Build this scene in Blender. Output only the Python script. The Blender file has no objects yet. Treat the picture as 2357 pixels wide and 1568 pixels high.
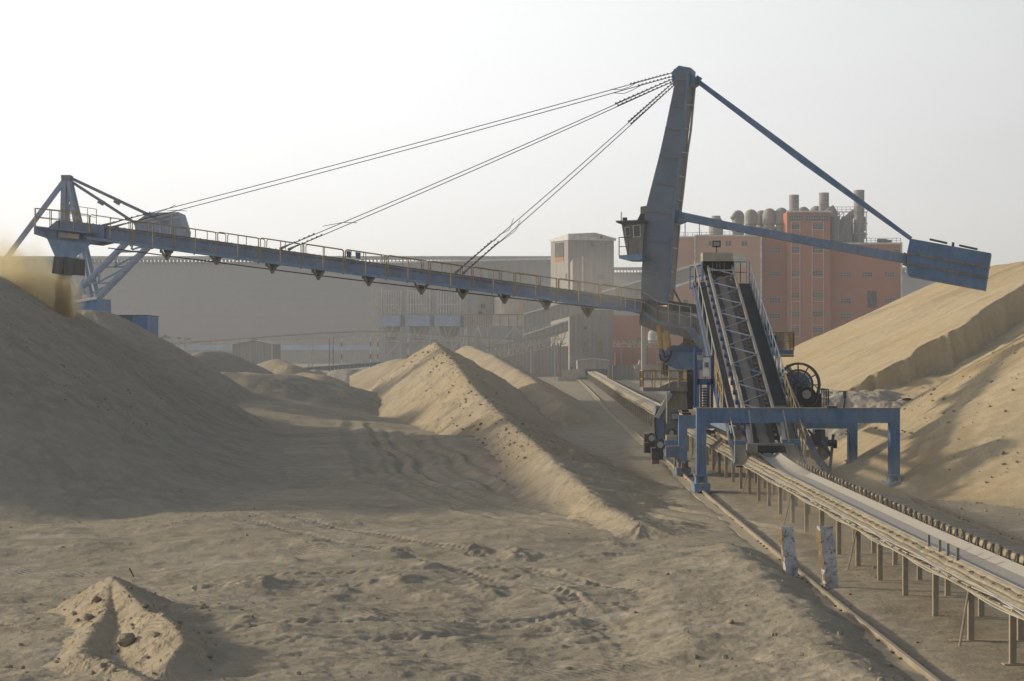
import bpy, math, random
import numpy as np
from mathutils import Vector, Matrix
random.seed(7); rng = np.random.default_rng(11)
C = bpy.context.scene.collection
# ------------------------------------------------------------------ camera frame
F = 4400.0; CX = 1178.5; HY = 810.0; H = 5.79      # focal length in reference pixels, horizon row, eye height
def P(px, py, D): return Vector(((px-CX)*D/F, D, H-(py-HY)*D/F))
SUN_AZ = math.radians(18); SUN_EL = math.radians(15.5)
SUN = Vector((-math.cos(SUN_EL)*math.cos(SUN_AZ), math.cos(SUN_EL)*math.sin(SUN_AZ), math.sin(SUN_EL)))
# ------------------------------------------------------------------ materials
def nt(name):
    m = bpy.data.materials.new(name); m.use_nodes = True
    t = m.node_tree; t.nodes.clear()
    o = t.nodes.new('ShaderNodeOutputMaterial'); b = t.nodes.new('ShaderNodeBsdfPrincipled')
    t.links.new(b.outputs[0], o.inputs[0]); return m, t, b, o
def noise(t, scale, detail=4, rough=.6, vec=None, sc=None):
    n = t.nodes.new('ShaderNodeTexNoise'); n.inputs['Scale'].default_value = scale
    n.inputs['Detail'].default_value = detail; n.inputs['Roughness'].default_value = rough
    g = vec
    if g is None:
        g = t.nodes.new('ShaderNodeNewGeometry').outputs['Position']
    if sc:
        mp = t.nodes.new('ShaderNodeMapping'); mp.inputs['Scale'].default_value = sc
        t.links.new(g, mp.inputs[0]); g = mp.outputs[0]
    t.links.new(g, n.inputs['Vector']); return n.outputs['Fac']
def ramp(t, fac, a, b, ca=(0,0,0,1), cb=(1,1,1,1)):
    r = t.nodes.new('ShaderNodeValToRGB'); r.color_ramp.elements[0].position = a; r.color_ramp.elements[1].position = b
    r.color_ramp.elements[0].color = ca; r.color_ramp.elements[1].color = cb
    t.links.new(fac, r.inputs[0]); return r.outputs[0]
def mix(t, f, a, b, mode='MIX'):
    m = t.nodes.new('ShaderNodeMix'); m.data_type = 'RGBA'; m.blend_type = mode
    for s, v in ((m.inputs[0], f), (m.inputs[6], a), (m.inputs[7], b)):
        if isinstance(v, (int, float)): s.default_value = v
        elif isinstance(v, tuple): s.default_value = v if len(v) == 4 else (*v, 1)
        else: t.links.new(v, s)
    return m.outputs[2]
def math_(t, op, a, b=None, clamp=False):
    m = t.nodes.new('ShaderNodeMath'); m.operation = op; m.use_clamp = clamp
    for s, v in ((m.inputs[0], a), (m.inputs[1], b)):
        if v is None: continue
        if isinstance(v, (int, float)): s.default_value = v
        else: t.links.new(v, s)
    return m.outputs[0]
def bump(t, b, fac, strength, dist, prev=None):
    n = t.nodes.new('ShaderNodeBump'); n.inputs['Strength'].default_value = strength; n.inputs['Distance'].default_value = dist
    t.links.new(fac, n.inputs['Height'])
    if prev: t.links.new(prev, n.inputs['Normal'])
    t.links.new(n.outputs[0], b.inputs['Normal']); return n.outputs[0]
SAND = (.40, .325, .225)
def sand_mat(name, base=SAND, dark=.72, spots=True, ripple=False, yellow=0.0, big=.18, soft=False, patches=False):
    m, t, b, o = nt(name)
    c2 = tuple(x*dark for x in base)
    n1 = noise(t, big, 5, .65)
    col = mix(t, ramp(t, n1, .35, .68), c2, base)
    n2 = noise(t, 1.6, 6, .7)
    col = mix(t, ramp(t, n2, .45, .72), col, tuple(min(1, x*1.15) for x in base))
    if yellow:
        n5 = noise(t, .07, 4, .55, sc=(1, 1, 1.4))
        f5 = math_(t, 'MULTIPLY', ramp(t, n5, .45, .68), yellow)
        col = mix(t, f5, col, (.52, .37, .18))
    if spots:
        n3 = noise(t, 5.0, 5, .8)
        f = math_(t, 'MULTIPLY', ramp(t, n3, .60, .70), .35)
        col = mix(t, f, col, (.16, .12, .085))
        n6 = noise(t, 17, 3, .7)
        f = math_(t, 'MULTIPLY', ramp(t, n6, .62, .68), .5)
        col = mix(t, f, col, (.14, .11, .08))
    t.links.new(col, b.inputs['Base Color']); b.inputs['Roughness'].default_value = .97
    b.inputs['Specular IOR Level'].default_value = .1
    if patches:
        n7 = noise(t, .32, 5, .7, sc=(.5, 1.6, 1)); col = mix(t, math_(t, 'MULTIPLY', ramp(t, n7, .56, .66), .45), col, (.56, .52, .46))
        n8 = noise(t, .5, 6, .75, sc=(.6, 1.5, 1)); col = mix(t, math_(t, 'MULTIPLY', ramp(t, n8, .55, .68), .5), col, (.30, .25, .18))
        t.links.new(col, b.inputs['Base Color'])
    p = bump(t, b, noise(t, 2.2, 8, .66), .6, .07 if soft else .10)
    p = bump(t, b, noise(t, 11, 5, .75), .8, .03, p)
    if ripple:
        g = t.nodes.new('ShaderNodeNewGeometry').outputs['Position']
        w = t.nodes.new('ShaderNodeTexWave'); w.inputs['Scale'].default_value = 2.6; w.inputs['Distortion'].default_value = 5
        w.inputs['Detail'].default_value = 2; w.inputs['Detail Scale'].default_value = .7; w.bands_direction = 'DIAGONAL'
        t.links.new(g, w.inputs[0])
        msk = ramp(t, noise(t, .22, 3), .58, .66)
        hh = math_(t, 'MULTIPLY', w.outputs['Fac'], msk)
        bump(t, b, hh, .6, .03, p)
    return m
def dusty(name, base, dust=.5, rough=.6, metal=0.0, var=.25, rust=0.0, dcol=(.40, .34, .26), scale=1.2, up=.55):
    """painted or bare surface with dust lying on what faces up, streaks and patches"""
    m, t, b, o = nt(name)
    n1 = noise(t, scale, 5, .6)
    col = mix(t, ramp(t, n1, .3, .75), tuple(x*(1-var) for x in base), tuple(min(1, x*(1+var)) for x in base))
    n2 = noise(t, scale*2.2, 5, .7, sc=(1, 1, .25))
    f2 = math_(t, 'MULTIPLY', ramp(t, n2, .40, .72), dust)
    col = mix(t, f2, col, dcol)
    if rust:
        n4 = noise(t, scale*3.1, 6, .75, sc=(1, 1, .45))
        col = mix(t, math_(t, 'MULTIPLY', ramp(t, n4, .58, .66), rust), col, (.13, .06, .03))
    nz = t.nodes.new('ShaderNodeSeparateXYZ'); t.links.new(t.nodes.new('ShaderNodeNewGeometry').outputs['Normal'], nz.inputs[0])
    fu = math_(t, 'MULTIPLY', ramp(t, nz.outputs[2], up, .95), min(1, .45+dust))
    col = mix(t, fu, col, dcol)
    t.links.new(col, b.inputs['Base Color'])
    b.inputs['Roughness'].default_value = rough; b.inputs['Metallic'].default_value = metal
    bump(t, b, noise(t, 6*scale, 4), .25, .02)
    return m
def ribbed(name, base, pitch=1.2, axis='X', depth=.1, dust=.4, var=.12):
    m = dusty(name, base, dust, .8, var=var, scale=.25)
    t = m.node_tree; b = [n for n in t.nodes if n.type == 'BSDF_PRINCIPLED'][0]
    w = t.nodes.new('ShaderNodeTexWave'); w.bands_direction = axis; w.inputs['Scale'].default_value = 1/pitch*.5
    t.links.new(t.nodes.new('ShaderNodeNewGeometry').outputs['Position'], w.inputs[0])
    bump(t, b, w.outputs['Fac'], .7, depth)
    return m
M = {}
M['ground'] = sand_mat('trampled_sand', (.45, .39, .295), ripple=True, dark=.76, patches=True)
M['sand_left'] = sand_mat('grey_sand', (.42, .37, .295), big=.3, dark=.80, soft=True)
M['sand_mid'] = sand_mat('clodded_sand', (.48, .405, .295), ripple=True, yellow=.22, big=.3, dark=.82)
M['sand_right'] = sand_mat('yellow_sand', (.55, .45, .30), yellow=.55, big=.09, dark=.88, soft=True)
M['sand_pale'] = sand_mat('pale_sand', (.48, .43, .36), spots=False)
M['boom'] = dusty('boom_paint', (.15, .20, .31), .4, .6, rust=.2, dcol=(.26, .24, .22))
M['clod'] = sand_mat('clod_crust', (.36, .31, .235), spots=True)
M['blue'] = dusty('blue_paint', (.06, .145, .285), .34, .5, rust=.35)
M['blue_hi'] = dusty('light_blue_paint', (.11, .22, .38), .4, .5, rust=.25)
M['blue_grey'] = dusty('blue_grey_paint', (.12, .19, .31), .4, .6, rust=.25)
M['blue_dark'] = dusty('dark_blue_paint', (.022, .07, .20), .1, .5, rust=.25)
M['mast'] = dusty('dusty_mast_paint', (.145, .172, .225), .5, .65, rust=.2, dcol=(.25, .23, .21), scale=.5)
M['steel'] = dusty('dusty_steel', (.16, .165, .17), .5, .7, rust=.3)
M['steel_pale'] = dusty('pale_stringer', (.42, .43, .43), .35, .6, rust=.15)
M['dark'] = dusty('dark_machinery', (.035, .038, .045), .25, .6, rust=.3)
M['black'] = dusty('black_rubber', (.015, .015, .017), .08, .8)
M['yellow'] = dusty('yellow_rail_paint', (.30, .20, .055), .35, .6, rust=.5)
M['bracket'] = dusty('idler_bracket_steel', (.15, .13, .10), .4, dcol=(.25, .215, .165))
M['crust'] = sand_mat('dust_crust', (.44, .385, .29), dark=.7)
M['yellow_hi'] = dusty('yellow_paint', (.55, .33, .03), .15, .5, rust=.2)
M['cable'] = dusty('cable_steel', (.035, .032, .03), .1, .6)
M['belt'] = dusty('dusty_belt', (.38, .355, .315), .5, .85, dcol=(.48, .44, .38), scale=.8, up=.2)
M['belt_dark'] = dusty('grey_belt', (.085, .085, .09), .25, .8, dcol=(.16, .15, .14), up=.99)
M['sanded'] = dusty('sand_covered_steel', (.40, .33, .21), .8, .9, var=.3, dcol=(.46, .39, .28), rust=.15)
M['sanded_post'] = dusty('sand_covered_post', (.33, .285, .215), .6, .9, var=.3, rust=.25)
M['walk'] = dusty('grey_grating', (.075, .075, .08), .15, .9, dcol=(.14, .13, .12), up=.99)
M['walk_tan'] = dusty('dusty_grating', (.22, .19, .14), .5, .9)
M['beige'] = dusty('beige_sheet', (.36, .32, .25), .5, .7)
M['white'] = dusty('white_paint', (.70, .69, .66), .12, .6)
M['post_white'] = dusty('flaking_white_paint', (.44, .46, .50), .8, .85, rust=1.0, scale=4.5, dcol=(.12, .105, .09))
def flaky():
    m, t, b, o = nt('flaking_paint')
    g = noise(t, 9, 7, .75); g2 = noise(t, 2.2, 4, .6)
    c = mix(t, ramp(t, g, .53, .60), (.50, .52, .56), (.15, .13, .115))
    c = mix(t, math_(t, 'MULTIPLY', ramp(t, g2, .45, .6), .5), c, (.22, .20, .18))
    t.links.new(c, b.inputs['Base Color']); b.inputs['Roughness'].default_value = .9; bump(t, b, g, .8, .03); return m
M['post_white'] = flaky()
M['post_yellow'] = dusty('ochre_post_side', (.20, .14, .065), .15, .85, rust=.7, scale=2)
M['shed'] = ribbed('weathered_shed_sheet', (.112, .108, .135), 6, 'Z', .15, dust=.1)
M['shed_far'] = ribbed('grey_shed_sheet', (.17, .165, .185), 6, 'Z', .15, dust=.1)
M['shed_pale'] = ribbed('pale_shed_sheet', (.22, .215, .22), 5, 'X', .3)
M['tower'] = ribbed('dusty_cladding', (.30, .29, .275), 1.5, 'X', .12)
M['tower_dim'] = ribbed('dusty_cladding_grey', (.27, .26, .245), 1.3, 'X', .1)
M['plant'] = dusty('dusty_plant_steel', (.52, .50, .46), .6, .8, scale=.3)
M['plant_blue'] = dusty('dusty_pale_blue', (.33, .43, .60), .35, .8, scale=.3)
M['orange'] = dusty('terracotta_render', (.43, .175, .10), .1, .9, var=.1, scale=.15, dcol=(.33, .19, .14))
M['orange_lit'] = dusty('sunlit_terracotta_render', (.58, .33, .215), .2, .9, var=.1, scale=.15, dcol=(.45, .32, .24))  # same render coloured lighter, sunlight on the left blocks put into the base colour
M['window'] = dusty('dusty_window', (.07, .075, .085), .3, .5, scale=.8)
M['opening'] = dusty('dark_opening', (.05, .05, .055), .3, .9)
M['trim'] = dusty('white_trim', (.68, .68, .68), .15, .8)
M['silo'] = dusty('dusty_silo', (.30, .30, .305), .5, .7, scale=.5)
M['container'] = dusty('container_blue', (.06, .17, .42), .2, .6, scale=.8)
M['red'] = dusty('red_stripe', (.35, .08, .05), .3, .7)
M['rail'] = dusty('rusty_rail', (.17, .11, .07), .5, .7, rust=.4)
M['bush'] = dusty('dry_scrub', (.07, .07, .04), .3, .9)
M['wood'] = dusty('old_wood', (.06, .045, .03), .2, .9)
# ------------------------------------------------------------------ mesh builder
class MB:
    def __init__(s): s.v = []; s.f = []
    def add(s, vs, fs):
        o = len(s.v); s.v += [Vector(v) for v in vs]; s.f += [tuple(i+o for i in f) for f in fs]; return s
    def hexa(s, a, b):      # two quads (4 points each) joined
        return s.add(list(a)+list(b), [(3,2,1,0),(4,5,6,7),(0,1,5,4),(1,2,6,5),(2,3,7,6),(3,0,4,7)])
    def box(s, c, sz, rz=0):
        c = Vector(c); R = Matrix.Rotation(rz, 3, 'Z'); x, y, z = sz[0]/2, sz[1]/2, sz[2]/2
        q = lambda zz: [c+R@Vector(p) for p in ((-x,-y,zz),(x,-y,zz),(x,y,zz),(-x,y,zz))]
        return s.hexa(q(-z), q(z))
    def span(s, x0, x1, y0, y1, z0, z1):
        return s.box(((x0+x1)/2, (y0+y1)/2, (z0+z1)/2), (abs(x1-x0), abs(y1-y0), abs(z1-z0)))
    def beam(s, a, b, w, h=None, up=Vector((0,0,1)), w2=None, h2=None):
        a = Vector(a); b = Vector(b); h = h or w; d = (b-a).normalized()
        if abs(d.dot(up)) > .98: up = Vector((0,1,0))
        sx = d.cross(up).normalized(); sy = sx.cross(d).normalized()
        w2 = w2 or w; h2 = h2 or h
        q = lambda p, ww, hh: [p-sx*ww/2-sy*hh/2, p+sx*ww/2-sy*hh/2, p+sx*ww/2+sy*hh/2, p-sx*ww/2+sy*hh/2]
        return s.hexa(q(a, w, h), q(b, w2, h2))
    def tube(s, a, b, r, n=8, r2=None, cap=True):
        a = Vector(a); b = Vector(b); r2 = r if r2 is None else r2; d = (b-a).normalized()
        up = Vector((0,0,1)) if abs(d.z) < .95 else Vector((0,1,0))
        sx = d.cross(up).normalized(); sy = sx.cross(d).normalized(); vs = []
        for p, rr in ((a, r), (b, r2)):
            for i in range(n):
                t = 2*math.pi*i/n; vs.append(p+sx*rr*math.cos(t)+sy*rr*math.sin(t))
        fs = [(i, (i+1)%n, n+(i+1)%n, n+i) for i in range(n)]
        if cap: fs += [tuple(range(n-1, -1, -1)), tuple(range(n, 2*n))]
        return s.add(vs, fs)
    def path(s, pts, r, n=6):
        for a, b in zip(pts[:-1], pts[1:]): s.tube(a, b, r, n)
        return s
    def prism(s, pts, ext):   # polygon pushed along ext
        n = len(pts); e = Vector(ext)
        vs = [Vector(p) for p in pts]+[Vector(p)+e for p in pts]
        fs = [tuple(range(n)), tuple(range(2*n-1, n-1, -1))]+[(i, n+i, n+(i+1)%n, (i+1)%n) for i in range(n)]
        return s.add(vs, fs)
    def lathe(s, c, prof, n=16):   # prof = [(r, z)], c = base centre
        vs = []; c = Vector(c)
        for r, z in prof:
            for i in range(n):
                t = 2*math.pi*i/n; vs.append(c+Vector((r*math.cos(t), r*math.sin(t), z)))
        fs = [(k*n+i, k*n+(i+1)%n, (k+1)*n+(i+1)%n, (k+1)*n+i) for k in range(len(prof)-1) for i in range(n)]
        fs += [tuple(range(n-1, -1, -1)), tuple(range((len(prof)-1)*n, len(prof)*n))]
        return s.add(vs, fs)
    def disc_ring(s, c, axis, r0, r1, w, n=28):
        c = Vector(c); d = Vector(axis).normalized(); up = Vector((0,0,1)); sx = d.cross(up).normalized(); sy = sx.cross(d)
        vs = []
        for o in (-w/2, w/2):
            for r in (r0, r1):
                for i in range(n):
                    t = 2*math.pi*i/n; vs.append(c+d*o+sx*r*math.cos(t)+sy*r*math.sin(t))
        fs = []
        for i in range(n):
            j = (i+1)%n
            fs += [(i, j, n+j, n+i), (2*n+i, 3*n+i, 3*n+j, 2*n+j), (n+i, n+j, 3*n+j, 3*n+i), (i, 2*n+i, 2*n+j, j)]
        return s.add(vs, fs)
    def build(s, name, mat, parent=None, smooth=False):
        org = Vector((0,0,0)); p = parent
        while p is not None: org += p.location; p = p.parent
        me = bpy.data.meshes.new(name)
        if parent is None:
            lo = Vector([min(v[i] for v in s.v) for i in range(3)]); hi = Vector([max(v[i] for v in s.v) for i in range(3)])
            loc = Vector(((lo.x+hi.x)/2, (lo.y+hi.y)/2, lo.z)); org = loc
        me.from_pydata([tuple(v-org) for v in s.v], [], s.f); me.materials.append(mat)
        if smooth: me.shade_smooth()
        o = bpy.data.objects.new(name, me); C.objects.link(o)
        if parent is None: o.location = loc
        o.parent = parent
        import bmesh
        bm = bmesh.new(); bm.from_mesh(me); bmesh.ops.recalc_face_normals(bm, faces=bm.faces); bm.to_mesh(me); bm.free()
        return o
def multi(mbs, name, mat, parent, cap=100):
    for m_ in mbs[:cap]: m_.build(name, mat, parent)
    if len(mbs) > cap:
        r_ = MB()
        for m_ in mbs[cap:]: r_.add(m_.v, m_.f)
        o = r_.build(name+'_far', mat, parent); o['kind'] = 'stuff'
def tag(o, label, cat, group=None, kind=None):
    if label: o['label'] = label
    if cat: o['category'] = cat
    if group: o['group'] = group
    if kind: o['kind'] = kind
    return o
def thing(name, label, cat, loc, group=None):
    o = bpy.data.objects.new(name, None); C.objects.link(o); o.location = loc; o.empty_display_size = .5
    return tag(o, label, cat, group)
def railing(mb, pts, h, step=1.5, r=.025, mid=True, arch=False, up=Vector((0,0,1))):
    top = [Vector(p)+up*h for p in pts]
    for a, b in zip(top[:-1], top[1:]): mb.tube(a, b, r, 6)
    if mid:
        for a, b in zip(pts[:-1], pts[1:]): mb.tube(Vector(a)+up*h*.5, Vector(b)+up*h*.5, r*.8, 5)
    for a, b in zip(pts[:-1], pts[1:]):
        a = Vector(a); b = Vector(b); n = max(1, round((b-a).length/step))
        for i in range(n+1):
            p = a.lerp(b, i/n); mb.tube(p, p+up*h, r, 6)
    return mb
# ------------------------------------------------------------------ noise on arrays
def _h(ix, iy, seed):
    n = (ix.astype(np.int64)*374761393+iy.astype(np.int64)*668265263+seed*982451653) & 0x7fffffff
    n = ((n ^ (n >> 13))*1274126177) & 0x7fffffff
    return ((n ^ (n >> 16)) & 0xffff)/65535.0
def vn(x, y, seed=0):
    ix = np.floor(x); iy = np.floor(y); fx = x-ix; fy = y-iy
    fx = fx*fx*fx*(fx*(fx*6-15)+10); fy = fy*fy*fy*(fy*(fy*6-15)+10)
    a = _h(ix, iy, seed); b = _h(ix+1, iy, seed); c = _h(ix, iy+1, seed); d = _h(ix+1, iy+1, seed)
    return (a*(1-fx)+b*fx)*(1-fy)+(c*(1-fx)+d*fx)*fy*1.0
def fbm(x, y, o=4, seed=0, g=.5):
    s = 0; a = 1; t = 0
    for i in range(o):
        c, sn = math.cos(.7*i+.3), math.sin(.7*i+.3)
        s = s+a*(vn((x*c-y*sn)*2**i, (x*sn+y*c)*2**i, seed+i*17)-.5); t += a; a *= g
    return s/t*2
def smax(a, b, k):
    h = np.clip(.5+.5*(a-b)/k, 0, 1); return b*(1-h)+a*h+k*h*(1-h)
# ------------------------------------------------------------------ the yard: rails and ground levels
RD = [5, 33.6, 46, 79, 127, 182, 300, 411, 900]; RX = [7.3, 7.4, 7.45, 7.85, 8.6, 9.5, 12.0, 14.2, 24]
def railx(D): return np.interp(D, RD, RX)
def xy(px, D): return (px-CX)*D/F
def zz(py, D): return H-(py-HY)*D/F
def crest(*pts): return [(xy(px, D), D, zz(py, D)) for px, py, D in pts]
def ridge_h(X, D, pts, sl, sr, rnd=.5, seed=0, rill=.12, fr=1.0, lf=None):
    """heap under a crest line: sl / sr slopes on the two sides, rounded top, rills running down"""
    best = np.full(X.shape, -1e3)
    for (x0, y0, z0), (x1, y1, z1) in zip(pts[:-1], pts[1:]):
        dx, dy = x1-x0, y1-y0; L2 = dx*dx+dy*dy+1e-9
        t = np.clip(((X-x0)*dx+(D-y0)*dy)/L2, 0, 1)
        qx = X-(x0+t*dx); qy = D-(y0+t*dy); d = np.sqrt(qx*qx+qy*qy)
        side = dx*(D-y0)-dy*(X-x0)
        L = math.sqrt(L2); w = .5+.5*np.tanh(side/L/1.5); s = sl*(1 if lf is None else lf(D))*w+sr*(1-w)
        dd = np.sqrt(d*d+rnd*rnd)-rnd
        ang = np.arctan2(qy, qx)
        srl = t*L+ang*1.6
        hh = (z0+t*(z1-z0))-s*dd+rill*np.minimum(1, d/2)*fbm(srl*.8*fr, d*.12*fr, 4, seed, .6)*2
        best = np.maximum(best, hh)
    return best
PILES = {}
leftA = [(-24.5, 78, 7.7), (-29.0, 100, 9.5), (-32.2, 121, 10.75)]
PILES['left'] = lambda X, D: -.9*np.exp(-((X+21)/9)**2-((D-62)/9)**2)+ridge_h(X, D, leftA, .664, .664, 1.0, 3, .16)+.12*fbm(X*.35, D*.35, 4, 5)
PILES['cone'] = lambda X, D: ridge_h(X, D, crest((62, 668, 118), (40, 662, 119)), .6, .6, 1.0, 9, .1)
PILES['hump'] = lambda X, D: ridge_h(X, D, crest((200, 712, 148), (232, 716, 150)), .6, .62, 1.6, 13, .15)
PILES['mid'] = lambda X, D: ridge_h(X, D, crest((1000, 787, 175), (1042, 828, 158), (1100, 903, 130), (1180, 978, 102), (1252, 1038, 84), (1400, 1165, 66), (1478, 1204, 60)), .60, .78, .28, 21, .22, 1.3, lambda D: np.interp(D, [60, 85, 125], [.42, .55, 1]))\
    +.26*np.maximum(0, fbm(X*.55+D*.1, D*.35, 5, 31, .6))*np.clip((D-70)/60, .25, 1)+.05*fbm(X*3, D*3, 3, 33)
PILES['mid_back'] = lambda X, D: ridge_h(X, D, crest((1078, 795, 226), (1130, 815, 208), (1215, 865, 185), (1300, 935, 150)), .56, .6, .4, 41, .15)+.15*fbm(X*.6, D*.5, 4, 43)
def rear(X, D):
    h = ridge_h(X, D, [(52, 206, 14.6), (50, 170, 14.4), (50, 120, 14.2)], .485, .485, 5.0, 51, .25, .35)+.25*fbm(X*.12, D*.1, 3, 53)
    cut = 129+.85*(X-25.5)+1.3*fbm(X*.16, D*.05, 4, 55)
    return np.maximum(h-2.5*np.clip((X-21)/9, .3, 1), 0) if 0 else np.maximum(h-2.6*np.clip((X-20)/10, .25, 1)-.4*fbm(X*.5, D*.5, 4, 59), np.minimum(h, 1.0+1.9*(D-cut)+1.8*fbm(X*.9, D*.10, 5, 57, .65)*np.clip((cut+6-D)/5,.1,1)))
PILES['rear'] = rear
PILES['front'] = lambda X, D: .2*np.maximum(0, fbm(X*.22, D*.8, 4, 65))+ridge_h(X, D, [(40, 86, 13.2), (40.5, 96, 13.4)], .575, .575, 2.5, 61, .14, .5)+.18*fbm(X*.2, D*.2, 4, 63)\
    -.5*np.exp(-(((X-21.5)/2.2)**2+((D-77)/4)**2))
def lumps(X, D):
    h = np.full(X.shape, -9.)
    for i, (px, py, d, s) in enumerate(((1915, 900, 124, .45), (1958, 905, 120, .4), (2012, 900, 122, .42), (2060, 925, 116, .4), (2110, 945, 112, .4), (1990, 960, 108, .35), (2075, 985, 103, .4), (2180, 930, 115, .4))):
        h = smax(h, ridge_h(X, D, crest((px-12, py+3, d), (px+14, py, d+2)), s, s, .8, 70+i, .2), .5)
    return h+.3*np.abs(fbm(X*.8, D*.5, 4, 75))
PILES['lumps'] = lumps
FAR = {'far_left': [((430, 822, 205), (465, 809, 212), (506, 808, 216), (552, 832, 214))], 'far_small': [((634, 826, 235), (665, 838, 232))],
       'far_mid': [((455, 850, 162), (560, 858, 162), (668, 862, 166), (740, 876, 168), (850, 902, 168))], 'bench': [((985, 1010, 114), (1060, 1002, 108), (1140, 1050, 95), (1215, 1095, 85))], 'far_pale': [((708, 852, 262), (722, 851, 262)), ((780, 850, 262), (800, 848, 262)), ((818, 848, 268), (838, 850, 268))],
       'far_ridge': [((560, 856, 200), (610, 862, 196))], 'far_low': [((700, 856, 225), (740, 862, 222))], 'shoulder': [((880, 838, 215), (920, 825, 205), (960, 828, 196))]}
def far_h(k):
    def f(X, D):
        h = np.full(X.shape, -9.)
        for i, pts in enumerate(FAR[k]): sl_ = {'far_mid': .30, 'bench': .34}.get(k, .5); h = smax(h, ridge_h(X, D, crest(*pts), sl_, sl_, 1.2, 80+i+len(k), .03), .3)
        return h+.12*fbm(X*.5, D*.4, 4, 91)
    return f
for k in FAR: PILES[k] = far_h(k)
mA = crest((258, 1325, 43), (297, 1361, 40.5), (336, 1403, 38.5), (371, 1412, 37.2), (416, 1450, 35.6), (420, 1475, 35), (385, 1520, 33.6))
mB = crest((258, 1325, 43), (240, 1410, 39), (216, 1440, 37.6), (178, 1505, 35))
mC = crest((178, 1500, 35.2), (260, 1528, 34), (330, 1560, 32.6))
PILES['mound'] = lambda X, D: smax(smax(ridge_h(X, D, mA, .62, .62, .06, 101, .05, 3), ridge_h(X, D, mB, .5, .62, .08, 103, .05, 3), .03), ridge_h(X, D, mC, .5, .5, .1, 105, .04, 3), .05)\
    +.10*np.maximum(0, fbm(X*2.6, D*2.2, 5, 107, .65))
bank = [(6.0, 55, .28), (6.1, 48, .46), (5.9, 44, .36), (6.0, 40, .46), (5.8, 36, .34), (6.0, 31, .42), (5.9, 24, .4)]
PILES['bank'] = lambda X, D: -.35*np.clip((3.5-X)/3, 0, 1)+ridge_h(X, D, bank, .50, .12, .35, 111, .08, 2)+.12*fbm(X*.9, D*.8, 5, 113, .6)
TR = []   # wheel tracks pressed into the sand (world x, y)
for k in range(9):
    o = k*1.1+.5*math.sin(k*4.3)
    TR.append([Vector((-13.2+o*.75, 150-o*2.5)), Vector((-9.0+o*.75, 104)), Vector((-6.5+o*.85, 84)), Vector((-2.2+o*.9, 70)), Vector((3.0+o*.75, 61)), Vector((6.0+o*.2, 57-o*1.2))])
TREADS = [[(6, 46), (1, 41), (-7, 37.5)], [(-9, 66), (-2, 54), (2.2, 45), (3.8, 36)], [(5.5, 56), (0, 50), (-8, 47)]]
HEAPS = [(xy(px, d), d, h*.42) for px, d, h in ((1085, 55.0, .38), (1188, 54, .45), (1115, 46.3, .4), (924, 48, .35), (1012, 45.6, .3), (607, 47, .4), (1417, 57, .35), (1490, 43, .28), (909, 54.5, .33), (778, 46.5, .36), (660, 52, .25), (1300, 41.5, .2), (850, 41, .22), (1240, 38.5, .16), (560, 40.5, .2), (1350, 48, .22), (980, 51, .24), (720, 57, .28))]
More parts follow.
